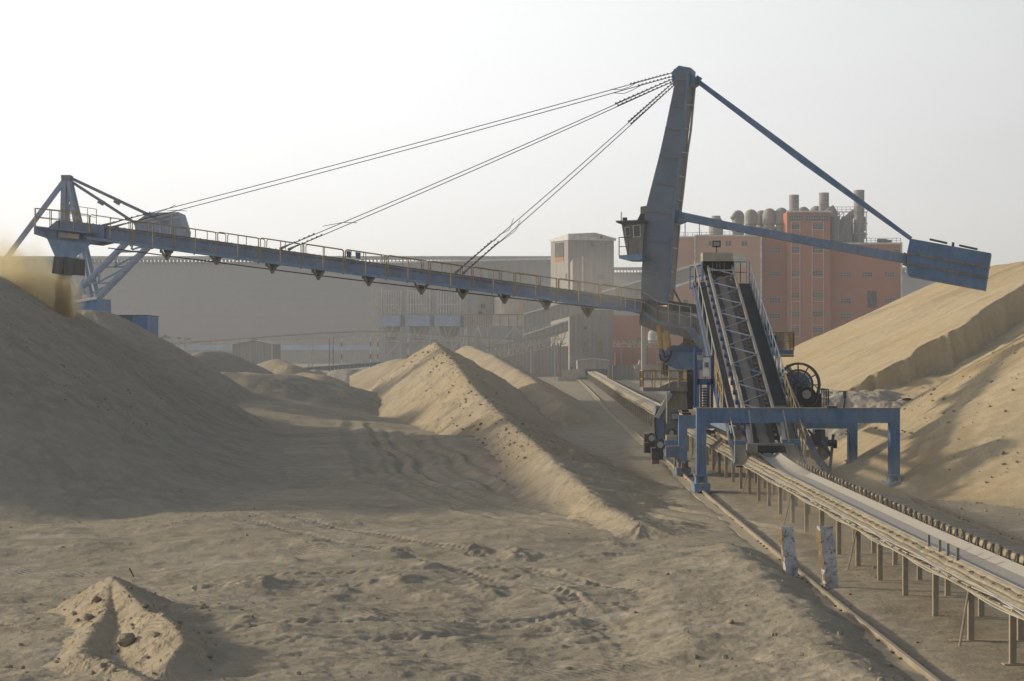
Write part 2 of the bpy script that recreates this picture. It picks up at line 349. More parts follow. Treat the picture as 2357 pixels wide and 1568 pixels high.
def ground_h(X, D):
    g = 1.5*np.clip((D-480)/300, 0, 1)
    rx = railx(D); off = X-rx
    yard = np.exp(-((off-4)/6.5)**4)
    rough = (1-.85*yard)
    att = 1/(1+(D/260)**2)
    g = g+rough*att*(.42*fbm(X*.11, D*.11, 4, 1, .5)+.10*fbm(X*.5, D*.5, 4, 2, .55)+.05*np.maximum(0, fbm(X*1.9, D*1.5, 4, 3, .6)))
    g = g+yard*att*.08*fbm(X*.5, D*.35, 4, 6)
    g = g+.9*np.exp(-((X+10)/7)**2-((D-118)/34)**2)+1.9*np.exp(-((X+24)/13)**2-((D-192)/30)**2)+1.7*np.exp(-((X+19)/6)**2-((D-142)/18)**2)
    fg = np.exp(-((D-40)/12)**2)*rough
    g = g+fg*(.13*np.maximum(0, fbm(X*.55, D*1.1, 5, 4, .6)+.1)+.035*fbm(X*2.2, D*4.5, 4, 8, .6))
    sel = (D > 50) & (D < 155) & (np.abs(X) < 16)
    if sel.any():
        Xs, Ys = X[sel]+.5*fbm(X[sel]*.3, D[sel]*.25, 3, 19), D[sel]; gs = np.zeros(Xs.shape)
        for i, pts in enumerate(TR):
            best = np.full(Xs.shape, 9.)
            for a, b in zip(pts[:-1], pts[1:]):
                dx, dy = b[0]-a[0], b[1]-a[1]; L2 = dx*dx+dy*dy
                t = np.clip(((Xs-a[0])*dx+(Ys-a[1])*dy)/L2, 0, 1); best = np.minimum(best, np.hypot(Xs-a[0]-t*dx, Ys-a[1]-t*dy))
            fade = np.clip((Ys-58-(i*7)%11)/10, 0, 1)*np.clip((142-i*3-Ys)/18, 0, 1)
            gs += fade*(-(.10+.03*(i % 3))*np.exp(-(best/.25)**2)+.06*np.exp(-((best-.5)/.2)**2)+.012*np.sin(D[sel]*14)*np.exp(-(best/.3)**2))
        g = g.copy(); g[sel] += gs
    for i, pts in enumerate(TREADS):
        for o_ in (-.95, .95):
            for (ax, ay), (bx, by) in zip(pts[:-1], pts[1:]):
                dx, dy = bx-ax, by-ay; L = math.hypot(dx, dy); nx, ny = -dy/L*o_, dx/L*o_
                m_ = (X > min(ax, bx)-2) & (X < max(ax, bx)+2) & (D > min(ay, by)-2) & (D < max(ay, by)+2)
                if not m_.any(): continue
                xs = X[m_]-ax-nx; ys = D[m_]-ay-ny; s_ = (xs*dx+ys*dy)/L; l_ = np.abs(-xs*dy+ys*dx)/L
                on = ((s_ > 0) & (s_ < L))*np.clip((.30-l_)/.06, 0, 1)*np.clip(vn(X[m_]*.4, D[m_]*.4, 77)*2-.3, 0, 1)
                rim = ((s_ > 0) & (s_ < L))*np.exp(-((l_-.38)/.08)**2)
                g = g.copy(); g[m_] += on*(-.035+.022*np.sin((s_+l_*.9)*18))+.014*rim
    for i, (hx, hy, hh) in enumerate(HEAPS):
        m_ = (np.abs(X-hx) < 2.5) & (np.abs(D-hy) < 3)
        if m_.any():
            xs, ys = X[m_], D[m_]; dd = np.hypot((xs-hx)*(1+.3*math.sin(i)), (ys-hy)*(.7+.2*math.cos(i*2)))+.35*fbm(xs*1.3, ys*1.1, 4, 200+i)
            g = g.copy(); g[m_] += hh*np.clip(1-dd/(hh*5.0), 0, 1)**1.2*(1+.5*fbm(xs*4, ys*3, 3, 220+i))
    g = g-.12*np.exp(-(off/.35)**2)-.1*np.exp(-((off-8)/.35)**2)
    return g
def gz(x, y): return float(ground_h(np.array([float(x)]), np.array([float(y)]))[0])
def grid_mesh(name, us, Ds, zf, mat, cull=None):
    U, Dg = np.meshgrid(us, Ds); X = U*Dg; Z = zf(X, Dg)
    n, m = X.shape
    Gd = None
    if isinstance(Z, tuple): Z, Gd = Z
    V = np.stack([X, Dg, Z], -1).reshape(-1, 3)
    idx = np.arange(n*m).reshape(n, m)
    Q = np.stack([idx[:-1, :-1], idx[:-1, 1:], idx[1:, 1:], idx[1:, :-1]], -1).reshape(-1, 4)
    if cull is not None:
        k = Z > Gd-.02; kk = (k[:-1, :-1] | k[:-1, 1:] | k[1:, 1:] | k[1:, :-1]).reshape(-1); Q = Q[kk]
        used = np.unique(Q); mp = np.full(n*m, -1); mp[used] = np.arange(len(used)); V = V[used]; Q = mp[Q]
    me = bpy.data.meshes.new(name)
    cx, cy, cz = V[:, 0].mean(), V[:, 1].mean(), V[:, 2].min()
    if name == 'ground': cx = cy = cz = 0
    V = V-np.array([cx, cy, cz])
    me.vertices.add(len(V)); me.vertices.foreach_set('co', V.astype(np.float32).ravel())
    me.loops.add(len(Q)*4); me.loops.foreach_set('vertex_index', Q.astype(np.int32).ravel())
    me.polygons.add(len(Q)); me.polygons.foreach_set('loop_start', np.arange(0, len(Q)*4, 4, dtype=np.int32))
    me.polygons.foreach_set('loop_total', np.full(len(Q), 4, dtype=np.int32)); me.polygons.foreach_set('use_smooth', np.ones(len(Q), dtype=bool))
    me.update(calc_edges=True); me.materials.append(mat)
    o = bpy.data.objects.new(name, me); C.objects.link(o); o.location = (cx, cy, cz); return o
us = np.concatenate([-np.geomspace(6, .36, 60), np.linspace(-.35, .35, 860), np.geomspace(.36, 6, 60)])
Ds = np.concatenate([np.linspace(4, 27, 40)[:-1], 1/np.linspace(1/27, 1/420, 760), np.geomspace(425, 9000, 50)])
go = grid_mesh('ground', us, Ds, ground_h, M['ground']); tag(go, None, None, kind='structure')
def pile(key, name, u0, u1, d0, d1, nu, nd, mat, label, group=None, k=.25, z_inv=False, cat='sand pile'):
    Dl = 1/np.linspace(1/d0, 1/d1, nd) if z_inv else np.linspace(d0, d1, nd)
    f = PILES[key]
    def zf(X, D):
        g = ground_h(X, D); return smax(f(X, D), g, k)-.03, g
    o = grid_mesh(name, np.linspace(u0, u1, nu), Dl, zf, mat, cull=True)
    tag(o, label, cat, group); return o
G = 'mounds of tipped sand across the yard'
pile('left', 'sand_pile', -.95, -.08, 50, 165, 620, 520, M['sand_left'], 'huge grey sand pile filling the left of the picture, its slope in shade', k=2.6)
pile('cone', 'sand_pile', -.33, -.12, 95, 150, 300, 200, M['sand_left'], 'cone of fresh sand right under the falling stream of the boom', k=.4)
pile('hump', 'sand_pile', -.30, -.10, 122, 190, 300, 220, M['sand_left'], 'round topped grey sand heap in front of the blue container', k=.6)
pile('mid', 'sand_ridge', -.12, .13, 52, 205, 620, 900, M['sand_mid'], 'sharp crested clodded sand ridge in the middle of the yard, lit on its left face', k=.3, z_inv=True, cat='sand ridge')
pile('mid_back', 'sand_ridge', -.09, .09, 130, 260, 320, 300, M['sand_mid'], 'lower sand ridge just behind the sharp crested middle ridge', k=.5, cat='sand ridge')
pile('rear', 'sand_pile', .05, .62, 118, 245, 560, 520, M['sand_right'], 'tall yellow sand pile below the counterweight with an eroded scarp at its near end', k=.8)
pile('front', 'sand_pile', .1, .95, 54, 145, 560, 420, M['sand_right'], 'big yellow sand pile at the right edge in front of the eroded scarp', k=.8)
pile('lumps', 'tipped_heaps', .13, .29, 92, 135, 360, 260, M['sand_pale'], 'low tipped heaps of pale sand behind the right leg of the front portal', k=.3, cat='sand heaps')
pile('far_left', 'sand_mound', -.2, -.1, 185, 245, 200, 160, M['sand_left'], 'dark rounded mound left of the small grey shed', G, .5, cat='sand mound')
pile('far_small', 'sand_mound', -.14, -.09, 215, 255, 120, 100, M['sand_mid'], 'small pointed mound to the right of the small grey shed', G, .4, cat='sand mound')
pile('far_mid', 'sand_mound', -.20, -.04, 130, 210, 320, 240, M['sand_left'], 'broad rounded mound nearest the left foot of the middle ridge', G, .6, cat='sand mound')
pile('far_pale', 'sand_mound', -.12, -.06, 240, 290, 160, 120, M['sand_pale'], 'row of three pale little mounds by the low far conveyor', G, .4, cat='sand mound')
pile('bench', 'sand_mound', -.08, .05, 72, 130, 320, 320, M['ground'], 'low smooth bench of sand along the lit foot of the middle ridge', k=1.2, cat='sand mound')
pile('far_ridge', 'sand_mound', -.16, -.1, 180, 220, 160, 120, M['sand_left'], 'low mound between the dark rounded mound and the broad one', G, .5, cat='sand mound')
pile('far_low', 'sand_mound', -.125, -.08, 210, 240, 120, 90, M['sand_mid'], 'low mound behind the broad rounded mound', G, .5, cat='sand mound')
pile('shoulder', 'sand_mound', -.085, -.03, 185, 235, 160, 120, M['sand_mid'], 'warm lit mound against the left flank of the middle ridge', G, .4, cat='sand mound')
pile('mound', 'sand_mound', -.3, -.13, 28, 47, 520, 520, M['sand_mid'], 'forked little sand mound in the bottom left corner, lit by the sun', k=.12, cat='sand mound')
pile('bank', 'sand_bank', -.10, .3, 22, 58, 420, 560, M['ground'], 'low bank of clodded sand along the near left crane rail', k=.2, z_inv=True, cat='sand bank')
def surf(x, y, keys):
    X = np.array([float(x)]); D = np.array([float(y)]); z = ground_h(X, D)
    for k_ in keys: z = np.maximum(z, PILES[k_](X, D))
    return float(z[0])
# loose clods lying on the sand: nobody could count them
t_ = (1+5**.5)/2
ICO = np.array([(-1,t_,0),(1,t_,0),(-1,-t_,0),(1,-t_,0),(0,-1,t_),(0,1,t_),(0,-1,-t_),(0,1,-t_),(t_,0,-1),(t_,0,1),(-t_,0,-1),(-t_,0,1)])/1.9
ICF = [(0,11,5),(0,5,1),(0,1,7),(0,7,10),(0,10,11),(1,5,9),(5,11,4),(11,10,2),(10,7,6),(7,1,8),(3,9,4),(3,4,2),(3,2,6),(3,6,8),(3,8,9),(4,9,5),(2,4,11),(6,2,10),(8,6,7),(9,8,1)]
def clods(name, n, sample, keys, smin, smax_, label):
    xs, ys = sample(n); zs = ground_h(xs, ys)
    for k_ in keys: zs = np.maximum(zs, PILES[k_](xs, ys))
    s = smin*(smax_/smin)**(rng.random(n)**3.2)
    V = []; Fc = []
    for i in range(n):
        sh = ICO*(1+rng.uniform(-.3, .3, (12, 1)))*s[i]*rng.uniform(.6, 1.3, 3)*np.array([1, 1, .75])
        a = rng.uniform(0, 6.28); R = np.array([[math.cos(a), -math.sin(a), 0], [math.sin(a), math.cos(a), 0], [0, 0, 1]])
        V.append(sh@R.T+np.array([xs[i], ys[i], zs[i]+s[i]*.1])); Fc += [tuple(12*i+q for q in f) for f in ICF]
    V = np.concatenate(V); me = bpy.data.meshes.new(name); me.from_pydata(V.tolist(), [], Fc); me.materials.append(M['clod'])
    o = bpy.data.objects.new(name, me); C.objects.link(o); tag(o, label, 'clods', kind='stuff'); return o
def along(pts, w, bias=0):
    pts = [np.array(p[:2]) for p in pts]
    def f(n):
        k = rng.integers(0, len(pts)-1, n); t = rng.random(n)
        A = np.array(pts)[k]; B = np.array(pts)[k+1]; q = A+(B-A)*t[:, None]
        d = (B-A)/np.linalg.norm(B-A, axis=1)[:, None]; nr = np.stack([-d[:, 1], d[:, 0]], 1)
        o = rng.normal(bias, w, n); q = q+nr*o[:, None]
        return q[:, 0], q[:, 1]
    return f
midc = crest((1000, 787, 175), (1042, 828, 158), (1100, 903, 130), (1180, 978, 102), (1252, 1038, 84), (1400, 1165, 66), (1478, 1204, 60))
clods('ridge_clods', 1000, along(midc[:5], 1.5, -.6), ['mid'], .025, .15, 'brown clods strewn over the middle sand ridge')
def fan(d0, d1, u0, u1):
    def f(n):
        D = 1/rng.uniform(1/d1, 1/d0, n); return rng.uniform(u0, u1, n)*D, D
    return f
clods('yard_clods', 500, fan(30, 110, -.27, .13), ['left', 'mid', 'mound', 'bank'], .010, .075, 'small clods scattered over the trampled ground')
clods('mound_clods', 300, fan(31, 44, -.28, -.15), ['mound'], .012, .10, 'crumbs and clods on the little foreground mound')
clods('bank_clods', 220, fan(26, 56, .09, .22), ['bank'], .012, .09, 'crumbs on the sand bank beside the rail')
clods('slope_pebbles', 1000, fan(62, 130, -.27, -.12), ['left'], .015, .06, 'dark pebbles peppered over the grey left slope')
clods('right_clods', 700, along([(19, 66), (21, 78), (20, 100), (22, 125)], 2.4), ['front', 'lumps', 'rear'], .02, .12, 'clods along the foot of the right sand piles')
def big_clod(px, py, D, s, label, keys, seed):
    r = np.random.default_rng(seed); import bmesh
    bm = bmesh.new(); bmesh.ops.create_icosphere(bm, subdivisions=3, radius=s)
    for v in bm.verts:
        q = v.co*2.2/s; k_ = 1+.28*(float(vn(np.array([q.x+seed]), np.array([q.y+q.z*1.7]))[0])-.5)*2+.1*(float(vn(np.array([q.x*3]), np.array([q.z*3+q.y*2]), 4)[0])-.5)
        v.co = v.co*k_; v.co.z *= .8
    me = bpy.data.meshes.new('clod'); bm.to_mesh(me); bm.free(); me.materials.append(M['clod']); me.shade_smooth()
    x = xy(px, D); o = bpy.data.objects.new('clod', me); C.objects.link(o); o.location = (x, D, surf(x, D, keys)+s*.35); tag(o, label, 'clod', 'big clods on the foreground mound')
big_clod(292, 1460, 36.4, .17, 'round yellowish clod in the hollow between the two forks of the foreground mound', ['mound'], 1)
big_clod(222, 1366, 40.6, .09, 'grey clod near the top of the left face of the foreground mound', ['mound'], 2)
big_clod(203, 1407, 39.0, .11, 'pale clod halfway down the left face of the foreground mound', ['mound'], 3)
V3 = Vector
# ------------------------------------------------------------------ crane rails
for side, lab in ((0, 'left crane rail half buried in sand, running under the left portal legs'), (8, 'right crane rail half buried in sand, running under the right portal legs')):
    rt = thing('crane_rail', lab, 'rail', (float(railx(80))+side, 80, 0), 'crane rails of the stacker')
    mb = MB(); sl_ = MB(); cl = []
    d = 24.0
    pts = []
    while d < 405: pts.append(V3((float(railx(d))+side, d, (.07 if d < 110 else .10+.3*max(0, gz(float(railx(d))+side, d)))))); d *= 1.03
    for a, b in zip(pts[:-1], pts[1:]):
        mb.beam(a, b, .075, .05); mb.beam(a-V3((0,0,.08)), b-V3((0,0,.08)), .03, .12); sl_.beam(a-V3((.12,0,.17)), b-V3((.12,0,.17)), .55, .12)
    d = 25.0
    while d < 160:
        x = float(railx(d))+side; z = -.06
        cl.append(MB().box((x, d, z+.03), (.16, .06, .05))); d += random.choice((.75, .75, 1.5, 3.0, 4.5))
    mb.build('rail_head', M['sanded_post'], rt); sl_.build('rail_bed', M['sanded'], rt); multi(cl, 'rail_clip', M['bracket'], rt)
# ------------------------------------------------------------------ the long belt conveyor
def cx(D): return float(railx(D))+1.85+.50
def zb(D): return float(np.interp(D, [20, 34, 60, 80, 411], [1.42, 1.38, 1.42, 1.45, 1.75]))
cv = thing('belt_conveyor', 'long sand covered belt conveyor on posts running from bottom right to the far tower', 'conveyor', (cx(60), 60, 0))
Dn = [25.0]
while Dn[-1] < 400: Dn.append(Dn[-1]*1.02 if Dn[-1] > 60 else Dn[-1]+.8)
BP = [(-.49, .09), (-.46, .10), (-.22, .01), (.22, .01), (.46, .12), (.49, .11)]
def sweep(mb, prof, Ds_, jit=0):   # open profile [(offset, dz)] swept along the line
    n = len(prof); o = len(mb.v)
    for k, d in enumerate(Ds_):
        j = jit*(random.random()-.5)
        for ox, dz in prof: mb.v.append(V3((cx(d)+ox+j, d, zb(d)+dz+j*.5)))
    for k in range(len(Ds_)-1):
        for i in range(n-1): mb.f.append((o+k*n+i, o+k*n+i+1, o+(k+1)*n+i+1, o+(k+1)*n+i))
    return mb
low = [d for d in Dn if d < 67]+[67.05]; far = [104.0]+[d for d in Dn if d > 105]
for seg in (low, far):
    sweep(MB(), BP, seg).build('belt', M['belt'], cv)
sweep(MB(), [(-.30, .035), (-.16, .075), (0, .09), (.17, .07), (.30, .035)], far, .02).build('carried_sand', M['sand_pale'], cv)
sweep(MB(), [(-.42, -.36), (.42, -.36)], Dn).build('return_belt', M['belt_dark'], cv)
for s, nm in ((-1, 'stringer'), (1, 'stringer')):
    mb = MB()
    for a, b in zip(Dn[:-1], Dn[1:]):
        pa = V3((cx(a)+s*.52, a, zb(a)-.12)); pb = V3((cx(b)+s*.52, b, zb(b)-.12))
        mb.beam(pa, pb, .10, .16); mb.beam(pa+V3((0,0,-.26)), pb+V3((0,0,-.26)), .07, .07)
    mb.build(nm, M['sanded'], cv)
# sand lying in a wavy bed over the left edge of the stringer, with cables
mb = sweep(MB(), [(-.74, -.18), (-.73, -.12), (-.68, -.09), (-.655, -.085), (-.65, -.03), (-.60, -.01), (-.555, 0), (-.55, .055), (-.50, .085), (-.455, .09)], Dn, .04); mb.build('sand_crust', M['crust'], cv)
mb = MB()
for j in range(4):
    prev = None
    for i, d in enumerate(Dn):
        if d > 210: break
        p = V3((cx(d)-.76-.03*j, d, zb(d)-.10-.035*j-.045*abs(math.sin(i*.42+j*.8))*(1+j*.35)))
        if prev: mb.tube(prev, p, .016, 5)
        prev = p
mb.build('cables', M['steel_pale'], cv)
# cable tray brackets on the left, idler frames on the right
lst = []; d = 28.0
while d < 205:
    p = V3((cx(d)-.54, d, zb(d)-.20)); mb = MB(); mb.beam(p, p+V3((-.34, 0, .02)), .05, .035); mb.beam(p+V3((-.32,0,.02)), p+V3((0,0,-.14)), .03, .03); lst.append(mb); d += .85
multi(lst, 'tray_bracket', M['sanded'], cv)
lst = []; d = 28.0
while d < 120:
    p = V3((cx(d)-.60, d, zb(d)+.02)); lst.append(MB().box(p, (.13, .035, .035))); d += .92
multi(lst, 'idler_end', M['sanded_post'], cv)
mb = MB()
for j, (ox, oz) in enumerate(((-.69, -.075), (-.58, .015))):
    prev = None
    for i, d in enumerate(Dn):
        if d > 160: break
        p = V3((cx(d)+ox+.03*math.sin(i*.7+j*2), d, zb(d)+oz+.012*math.sin(i*1.9)))
        if prev: mb.tube(prev, p, .014, 5)
        prev = p
mb.build('dark_cables', M['bracket'], cv)
mb = MB()
for a, b in zip(Dn[:-1], Dn[1:]):
    if a > 205: break
    mb.beam(V3((cx(a)-.88, a, zb(a)-.22)), V3((cx(b)-.88, b, zb(b)-.22)), .05, .03)
mb.build('cable_tray', M['sanded'], cv)
kb = 0; d = 27.0; rest = MB()
while d < 300:
    m_ = MB() if kb < 100 else rest
    x = cx(d)+.60
    m_.box((x, d, zb(d)+.08), (.05, .10, .28)); m_.box((x, d, zb(d)+.245), (.08, .13, .05)); m_.beam(V3((x-.02, d, zb(d)+.20)), V3((x+.02, d+.46, zb(d)-.08)), .05, .05)
    if kb % 5 == 0: m_.box((x, d+.2, zb(d)+.12), (.06, .30, .36))
    if kb < 100: m_.build('idler_bracket', M['bracket'], cv)
    kb += 1; d += .68 if d < 110 else 1.4
if rest.v: tag(rest.build('idler_brackets_far', M['bracket'], cv), None, None, kind='stuff')
lst = []; d = 27.0
for seg in (low, far):
    d = seg[0]+.3
    while d < min(seg[-1], 220):
        mb = MB(); lst.append(mb); mb.tube((cx(d)-.48, d, zb(d)+.05), (cx(d)-.25, d, zb(d)-.07), .055, 6); mb.tube((cx(d)-.25, d, zb(d)-.07), (cx(d)+.25, d, zb(d)-.07), .055, 6); mb.tube((cx(d)+.25, d, zb(d)-.07), (cx(d)+.5, d, zb(d)+.1), .055, 6); d += 1.25
multi(lst, 'idler_roller', M['steel'], cv)
mb = sweep(MB(), [(.76, -.1), (.78, .10), (.82, .15), (.96, .13), (1.0, -.1)], Dn, .02); mb.build('side_guard', M['sanded'], cv)
k = 0; d = 35.4-3.3*3; rest = MB(); pads = 0
while d < 405:
    for s in (-1, 1):
        x = cx(d)+s*.50; z0 = gz(x, d)-.25; m_ = MB() if k < 96 else rest
        m_.beam((x, d, z0), (x, d, zb(d)-.2), .12, .10); 
        if s < 0 and d < 130 and k % 8 == 0: m_.tube((x-.45, d-.9, z0+.2), (x-.05, d, zb(d)-.45), .025, 6)
        if k < 96: m_.build('post', M['sanded_post'], cv)
        k += 1
    if d < 50 and pads < 5:
        MB().span(cx(d)-.68-.25*(pads % 3), cx(d)+.9, d-.10, d+.12, gz(cx(d), d)-.3, gz(cx(d), d)+(.045 if pads % 2 else .015)).build('footing', M['sanded'], cv); pads += 1
    d += 3.28 if d < 130 else 3.6
tag(rest.build('posts_far', M['sanded_post'], cv), None, None, kind='stuff')
mb = MB(); mb2 = MB()
for a, b in zip(Dn[:-1], Dn[1:]):
    if a > 130: break
    mb.tube((cx(a)+.74, a, .74+.12*math.sin(a*1.9)), (cx(b)+.74, b, .74+.12*math.sin(b*1.9)), .028, 5)
mb.build('pipe', M['steel_pale'], cv)
for d in (30.5, 34.2, 38.2, 43.1, 48.9, 55): mb2.box((cx(d)+.40, d, .62), (.10, .5, .30))
mb2.build('junction_boxes', M['dark'], cv)
for px, py, D in ((2043, 1158, 55.5), (2064, 1168, 53.7)):
    p = P(px, py, D); m_ = MB(); m_.box(p, (.12, .1, .12)); m_.tube(p-V3((0,0,.25)), p, .02, 6); m_.build('edge_switch', M['rail'], cv)
for px, py, D in ((2180, 1262, 42.5), (2198, 1272, 41.4), (2217, 1279, 40.6), (2236, 1287, 39.7)):
    p = P(px, py, D); p.x = cx(D)-.52; p.z = zb(D)+.2; MB().box(p, (.055, .07, .26)).build('guide_peg', M['steel'], cv)
# ------------------------------------------------------------------ the two leaning concrete posts
def lean_post(top, bot, D, wl, ww, label):
    t0 = P(top[0], top[1], D); b0 = P(bot[0], bot[1], D); b0.z = gz(b0.x, D)-.35
    r = thing('concrete_post', label, 'concrete post', (b0.x, D, b0.z+.35), 'leaning posts beside the left rail')
    ex = V3((math.cos(.5), -math.sin(.5)*.3, 0)).normalized()*ww; ey = V3((-.30, .95, 0))*wl
    n = 14; rr = random.Random(top[0])
    mb = MB(); my = MB(); w0 = []; y0 = []
    for i in range(n+1):
        p = b0.lerp(t0, i/n); j = lambda: rr.uniform(-.012, .012)
        w0.append([p+V3((j(),j(),0)), p+ex+V3((j()*1.5,j(),0)), p+ex+ey*.7+V3((j(),j(),0)), p+ey*.7])
        y0.append([p+V3((-.004,0,0)), p+ey+V3((j(), j(), 0)), p+ey+ex*.12, p+ex*.05+V3((0,.02,0))])
    def loft(mb, rings):
        o = len(mb.v); m = 4
        for r_ in rings: mb.v += r_
        for k_ in range(len(rings)-1):
            for i in range(m): mb.f.append((o+k_*m+i, o+k_*m+(i+1)%m, o+(k_+1)*m+(i+1)%m, o+(k_+1)*m+i))
        mb.f.append((o+3, o+2, o+1, o)); e = o+(len(rings)-1)*m; mb.f.append((e, e+1, e+2, e+3))
    loft(mb, w0); loft(my, y0)
    mb.build('post_body', M['post_white'], r); my.build('side_plate', M['post_yellow'], r)
    for f in (.25, .8):
        q = b0.lerp(t0, f)+V3((-.02, -.01, 0)); MB().beam(q+ey*1.03, q, .02, .035).build('band', M['rail'], r)
lean_post((1799, 1212), (1814, 1326), 48.6, .20, .30, 'leaning post with flaking white face and smooth ochre side, the left one of the two')
lean_post((1888, 1212), (1906, 1348), 46.8, .26, .31, 'leaning white post with broken rusty brown side, the one nearer the conveyor')
m_ = MB(); p = P(303, 1297, 50); m_.tube((p.x+.09, p.y, gz(p.x, 50)-.05), (p.x-.06, p.y, gz(p.x, 50)+.24), .016, 6, .022); tag(m_.build('stake', M['wood']), 'dark stake stuck in the sand left of centre beyond the forked mound', 'stake')
# ------------------------------------------------------------------ TRIPPER: inclined belt, portals, reel
TP = thing('tripper_car', 'blue portal tripper lifting the belt up a steep truss to the stacker', 'tripper', (10.4, 84, 0))
def T(D, off, dz=0):
    return V3((10.33+(D-77)*.0248+off, D, 1.97+.358*(D-77)+dz))
def strip(D0, D1, o0, o1, dz, th=.03, dzr=None, n=1):
    mb = MB()
    for i in range(n):
        a = D0+(D1-D0)*i/n; b = D0+(D1-D0)*(i+1)/n
        q = lambda z: [T(a, o0, z), T(a, o1, z), T(b, o1, z), T(b, o0, z)]
        mb.hexa(q(dz-th), q(dz))
    return mb
for s in (-1, 1):
    mb = MB(); mb.beam(T(78.2, s*.64, 0), T(100.2, s*.64, 0), .11, .10)
    mb.build('top_chord', M['steel_pale'], TP)
    mb = MB(); mb.beam(T(78.2, s*.66, -.62), T(100, s*.66, -.62), .09, .12)
    for i in range(19):
        d = 79+i*1.12; mb.beam(T(d, s*.66, -.58), T(d, s*.66, -.03), .07, .10)
        mb.tube(T(d+.45, s*.62, -.42), T(d+.45, s*.80, -.42), .13, 10)
    mb.build('side_frame', M['blue_dark'], TP)
    mb = MB()
    q = lambda D, z: T(D, s*.60, z)
    mb.hexa([q(79, -.34), q(79, -.08), q(99.6, -.08), q(99.6, -.34)], [p+V3((s*.02, 0, 0)) for p in (q(79, -.34), q(79, -.08), q(99.6, -.08), q(99.6, -.34))])
    mb.build('side_plate', M['sanded'] if s < 0 else M['dark'], TP)
nb = 9
for i in range(nb):
    a = 79.2+i*2.3; b = a+1.15
    mb = MB(); mb.beam(T(a, -.62, .03), T(b, .62, .03), .06, .05); mb.build('lattice_strut', M['blue_grey'], TP)
    mb = MB(); mb.beam(T(b+.05, .62, .03), T(a+2.2, -.62, .03), .06, .05); mb.build('lattice_strut', M['blue_grey'], TP)
MB().beam(T(99.4, -.62, .05), T(99.4, .62, .05), .08, .06).build('lattice_strut', M['steel_pale'], TP)
mb = MB()
prof = [(-.50, -.20), (-.44, -.24), (-.18, -.42), (.16, -.42), (.34, -.26), (.38, -.22)]
path = [T(D, 0, 0) for D in np.linspace(99.8, 77.2, 24)]
last = path[-1]
# the belt leaves the tail pulley and sags down onto the conveyor
for t_s in np.linspace(0, 1, 18)[1:]:
    D = 77.2+(67.0-77.2)*t_s; z1 = zb(67)+.41
    z = z1+(last.z-z1)*(1-t_s)**1.9; x = last.x+(cx(67)-last.x)*t_s**.8; path.append(V3((x, D, z)))
for seg, mt, sh in ((path[:24], M['belt_dark'], 0), (path[22:], M['belt'], 1)):
    mb = MB(); n = len(prof)
    pc = [(ox, dz-.42+.01) for ox, dz in BP]
    for k, p in enumerate(seg):
        f = 0 if sh == 0 else min(1, k/(len(seg)-3))
        for (ox, dz), (ox2, dz2) in zip(prof, pc): mb.v.append(p+V3((ox+(ox2-ox)*f, 0, dz+(dz2-dz)*f)))
    for k in range(len(seg)-1):
        for i in range(n-1): mb.f.append((k*n+i, k*n+i+1, (k+1)*n+i+1, (k+1)*n+i))
    mb.build('inclined_belt' if not sh else 'sagging_belt', mt, TP, True)
mb = MB(); n = 5
pr = [(-.24, -.385), (-.12, -.35), (0, -.335), (.12, -.36), (.2, -.385)]
for k, D in enumerate(np.linspace(99.6, 77.5, 60)):
    for ox, dz in pr: mb.v.append(T(D, ox+.03*math.sin(k*1.7), dz+.012*math.sin(k*2.3)))
for k in range(59):
    for i in range(n-1): mb.f.append((k*n+i, k*n+i+1, (k+1)*n+i+1, (k+1)*n+i))
mb.build('carried_material', M['steel'], TP, True)
mb = MB()
for i in range(44):
    d = 79+i*.47; mb.box(T(d, .50, -.32+.02*(i%3)), (.12, .16, .10))
mb.build('idlers', M['sanded_post'], TP)
strip(79, 99.5, .39, .60, -.50, .04).build('gap_shade_strip', M['black'], TP)  # black strip painting the shade of the gap right of the belt
strip(76.9, 99.9, -1.32, -.80, -.74, .06).build('walkway', M['walk'], TP)
strip(83.2, 99.7, .86, 1.46, -.74, .06).build('walkway', M['walk'], TP)
strip(76.9, 83.2, .86, 1.46, -.74, .06).build('walkway', M['walk_tan'], TP)
strip(76.9, 80.5, -1.33, -.79, -.70, .06).build('walkway', M['walk_tan'], TP)
for s, mt in ((-1, M['blue']), (1, M['blue'])):
    o = -1.36 if s < 0 else 1.50
    mb = MB(); a, b = T(77, o, -.72), T(99.8, o, -.72); mb.beam(a, b, .06, .2); mb.build('walkway_edge', mt, TP)
    mb = MB(); railing(mb, [T(84 if s > 0 else 77, o, -.66), T(99.8, o, -.66)], 1.05, 1.3 if s > 0 else 3.2, .028, mid=s > 0); mb.build('handrail', M['blue_hi'] if s > 0 else M['steel_pale'], TP)
mb = MB(); railing(mb, [T(77, 1.5, -.66), T(83.8, 1.5, -.66)], 1.05, 1.1, .03); mb.build('handrail', M['yellow'], TP)
# blue side wall panel with slots left of the left walkway
mb = MB(); a = [T(84, -1.40, -1.35), T(84, -1.40, -.70), T(99.8, -1.40, -.70), T(99.8, -1.40, -1.1)]
mb.hexa(a, [p+V3((-.06, 0, 0)) for p in a]); mb.build('side_skirt', M['blue_dark'], TP)
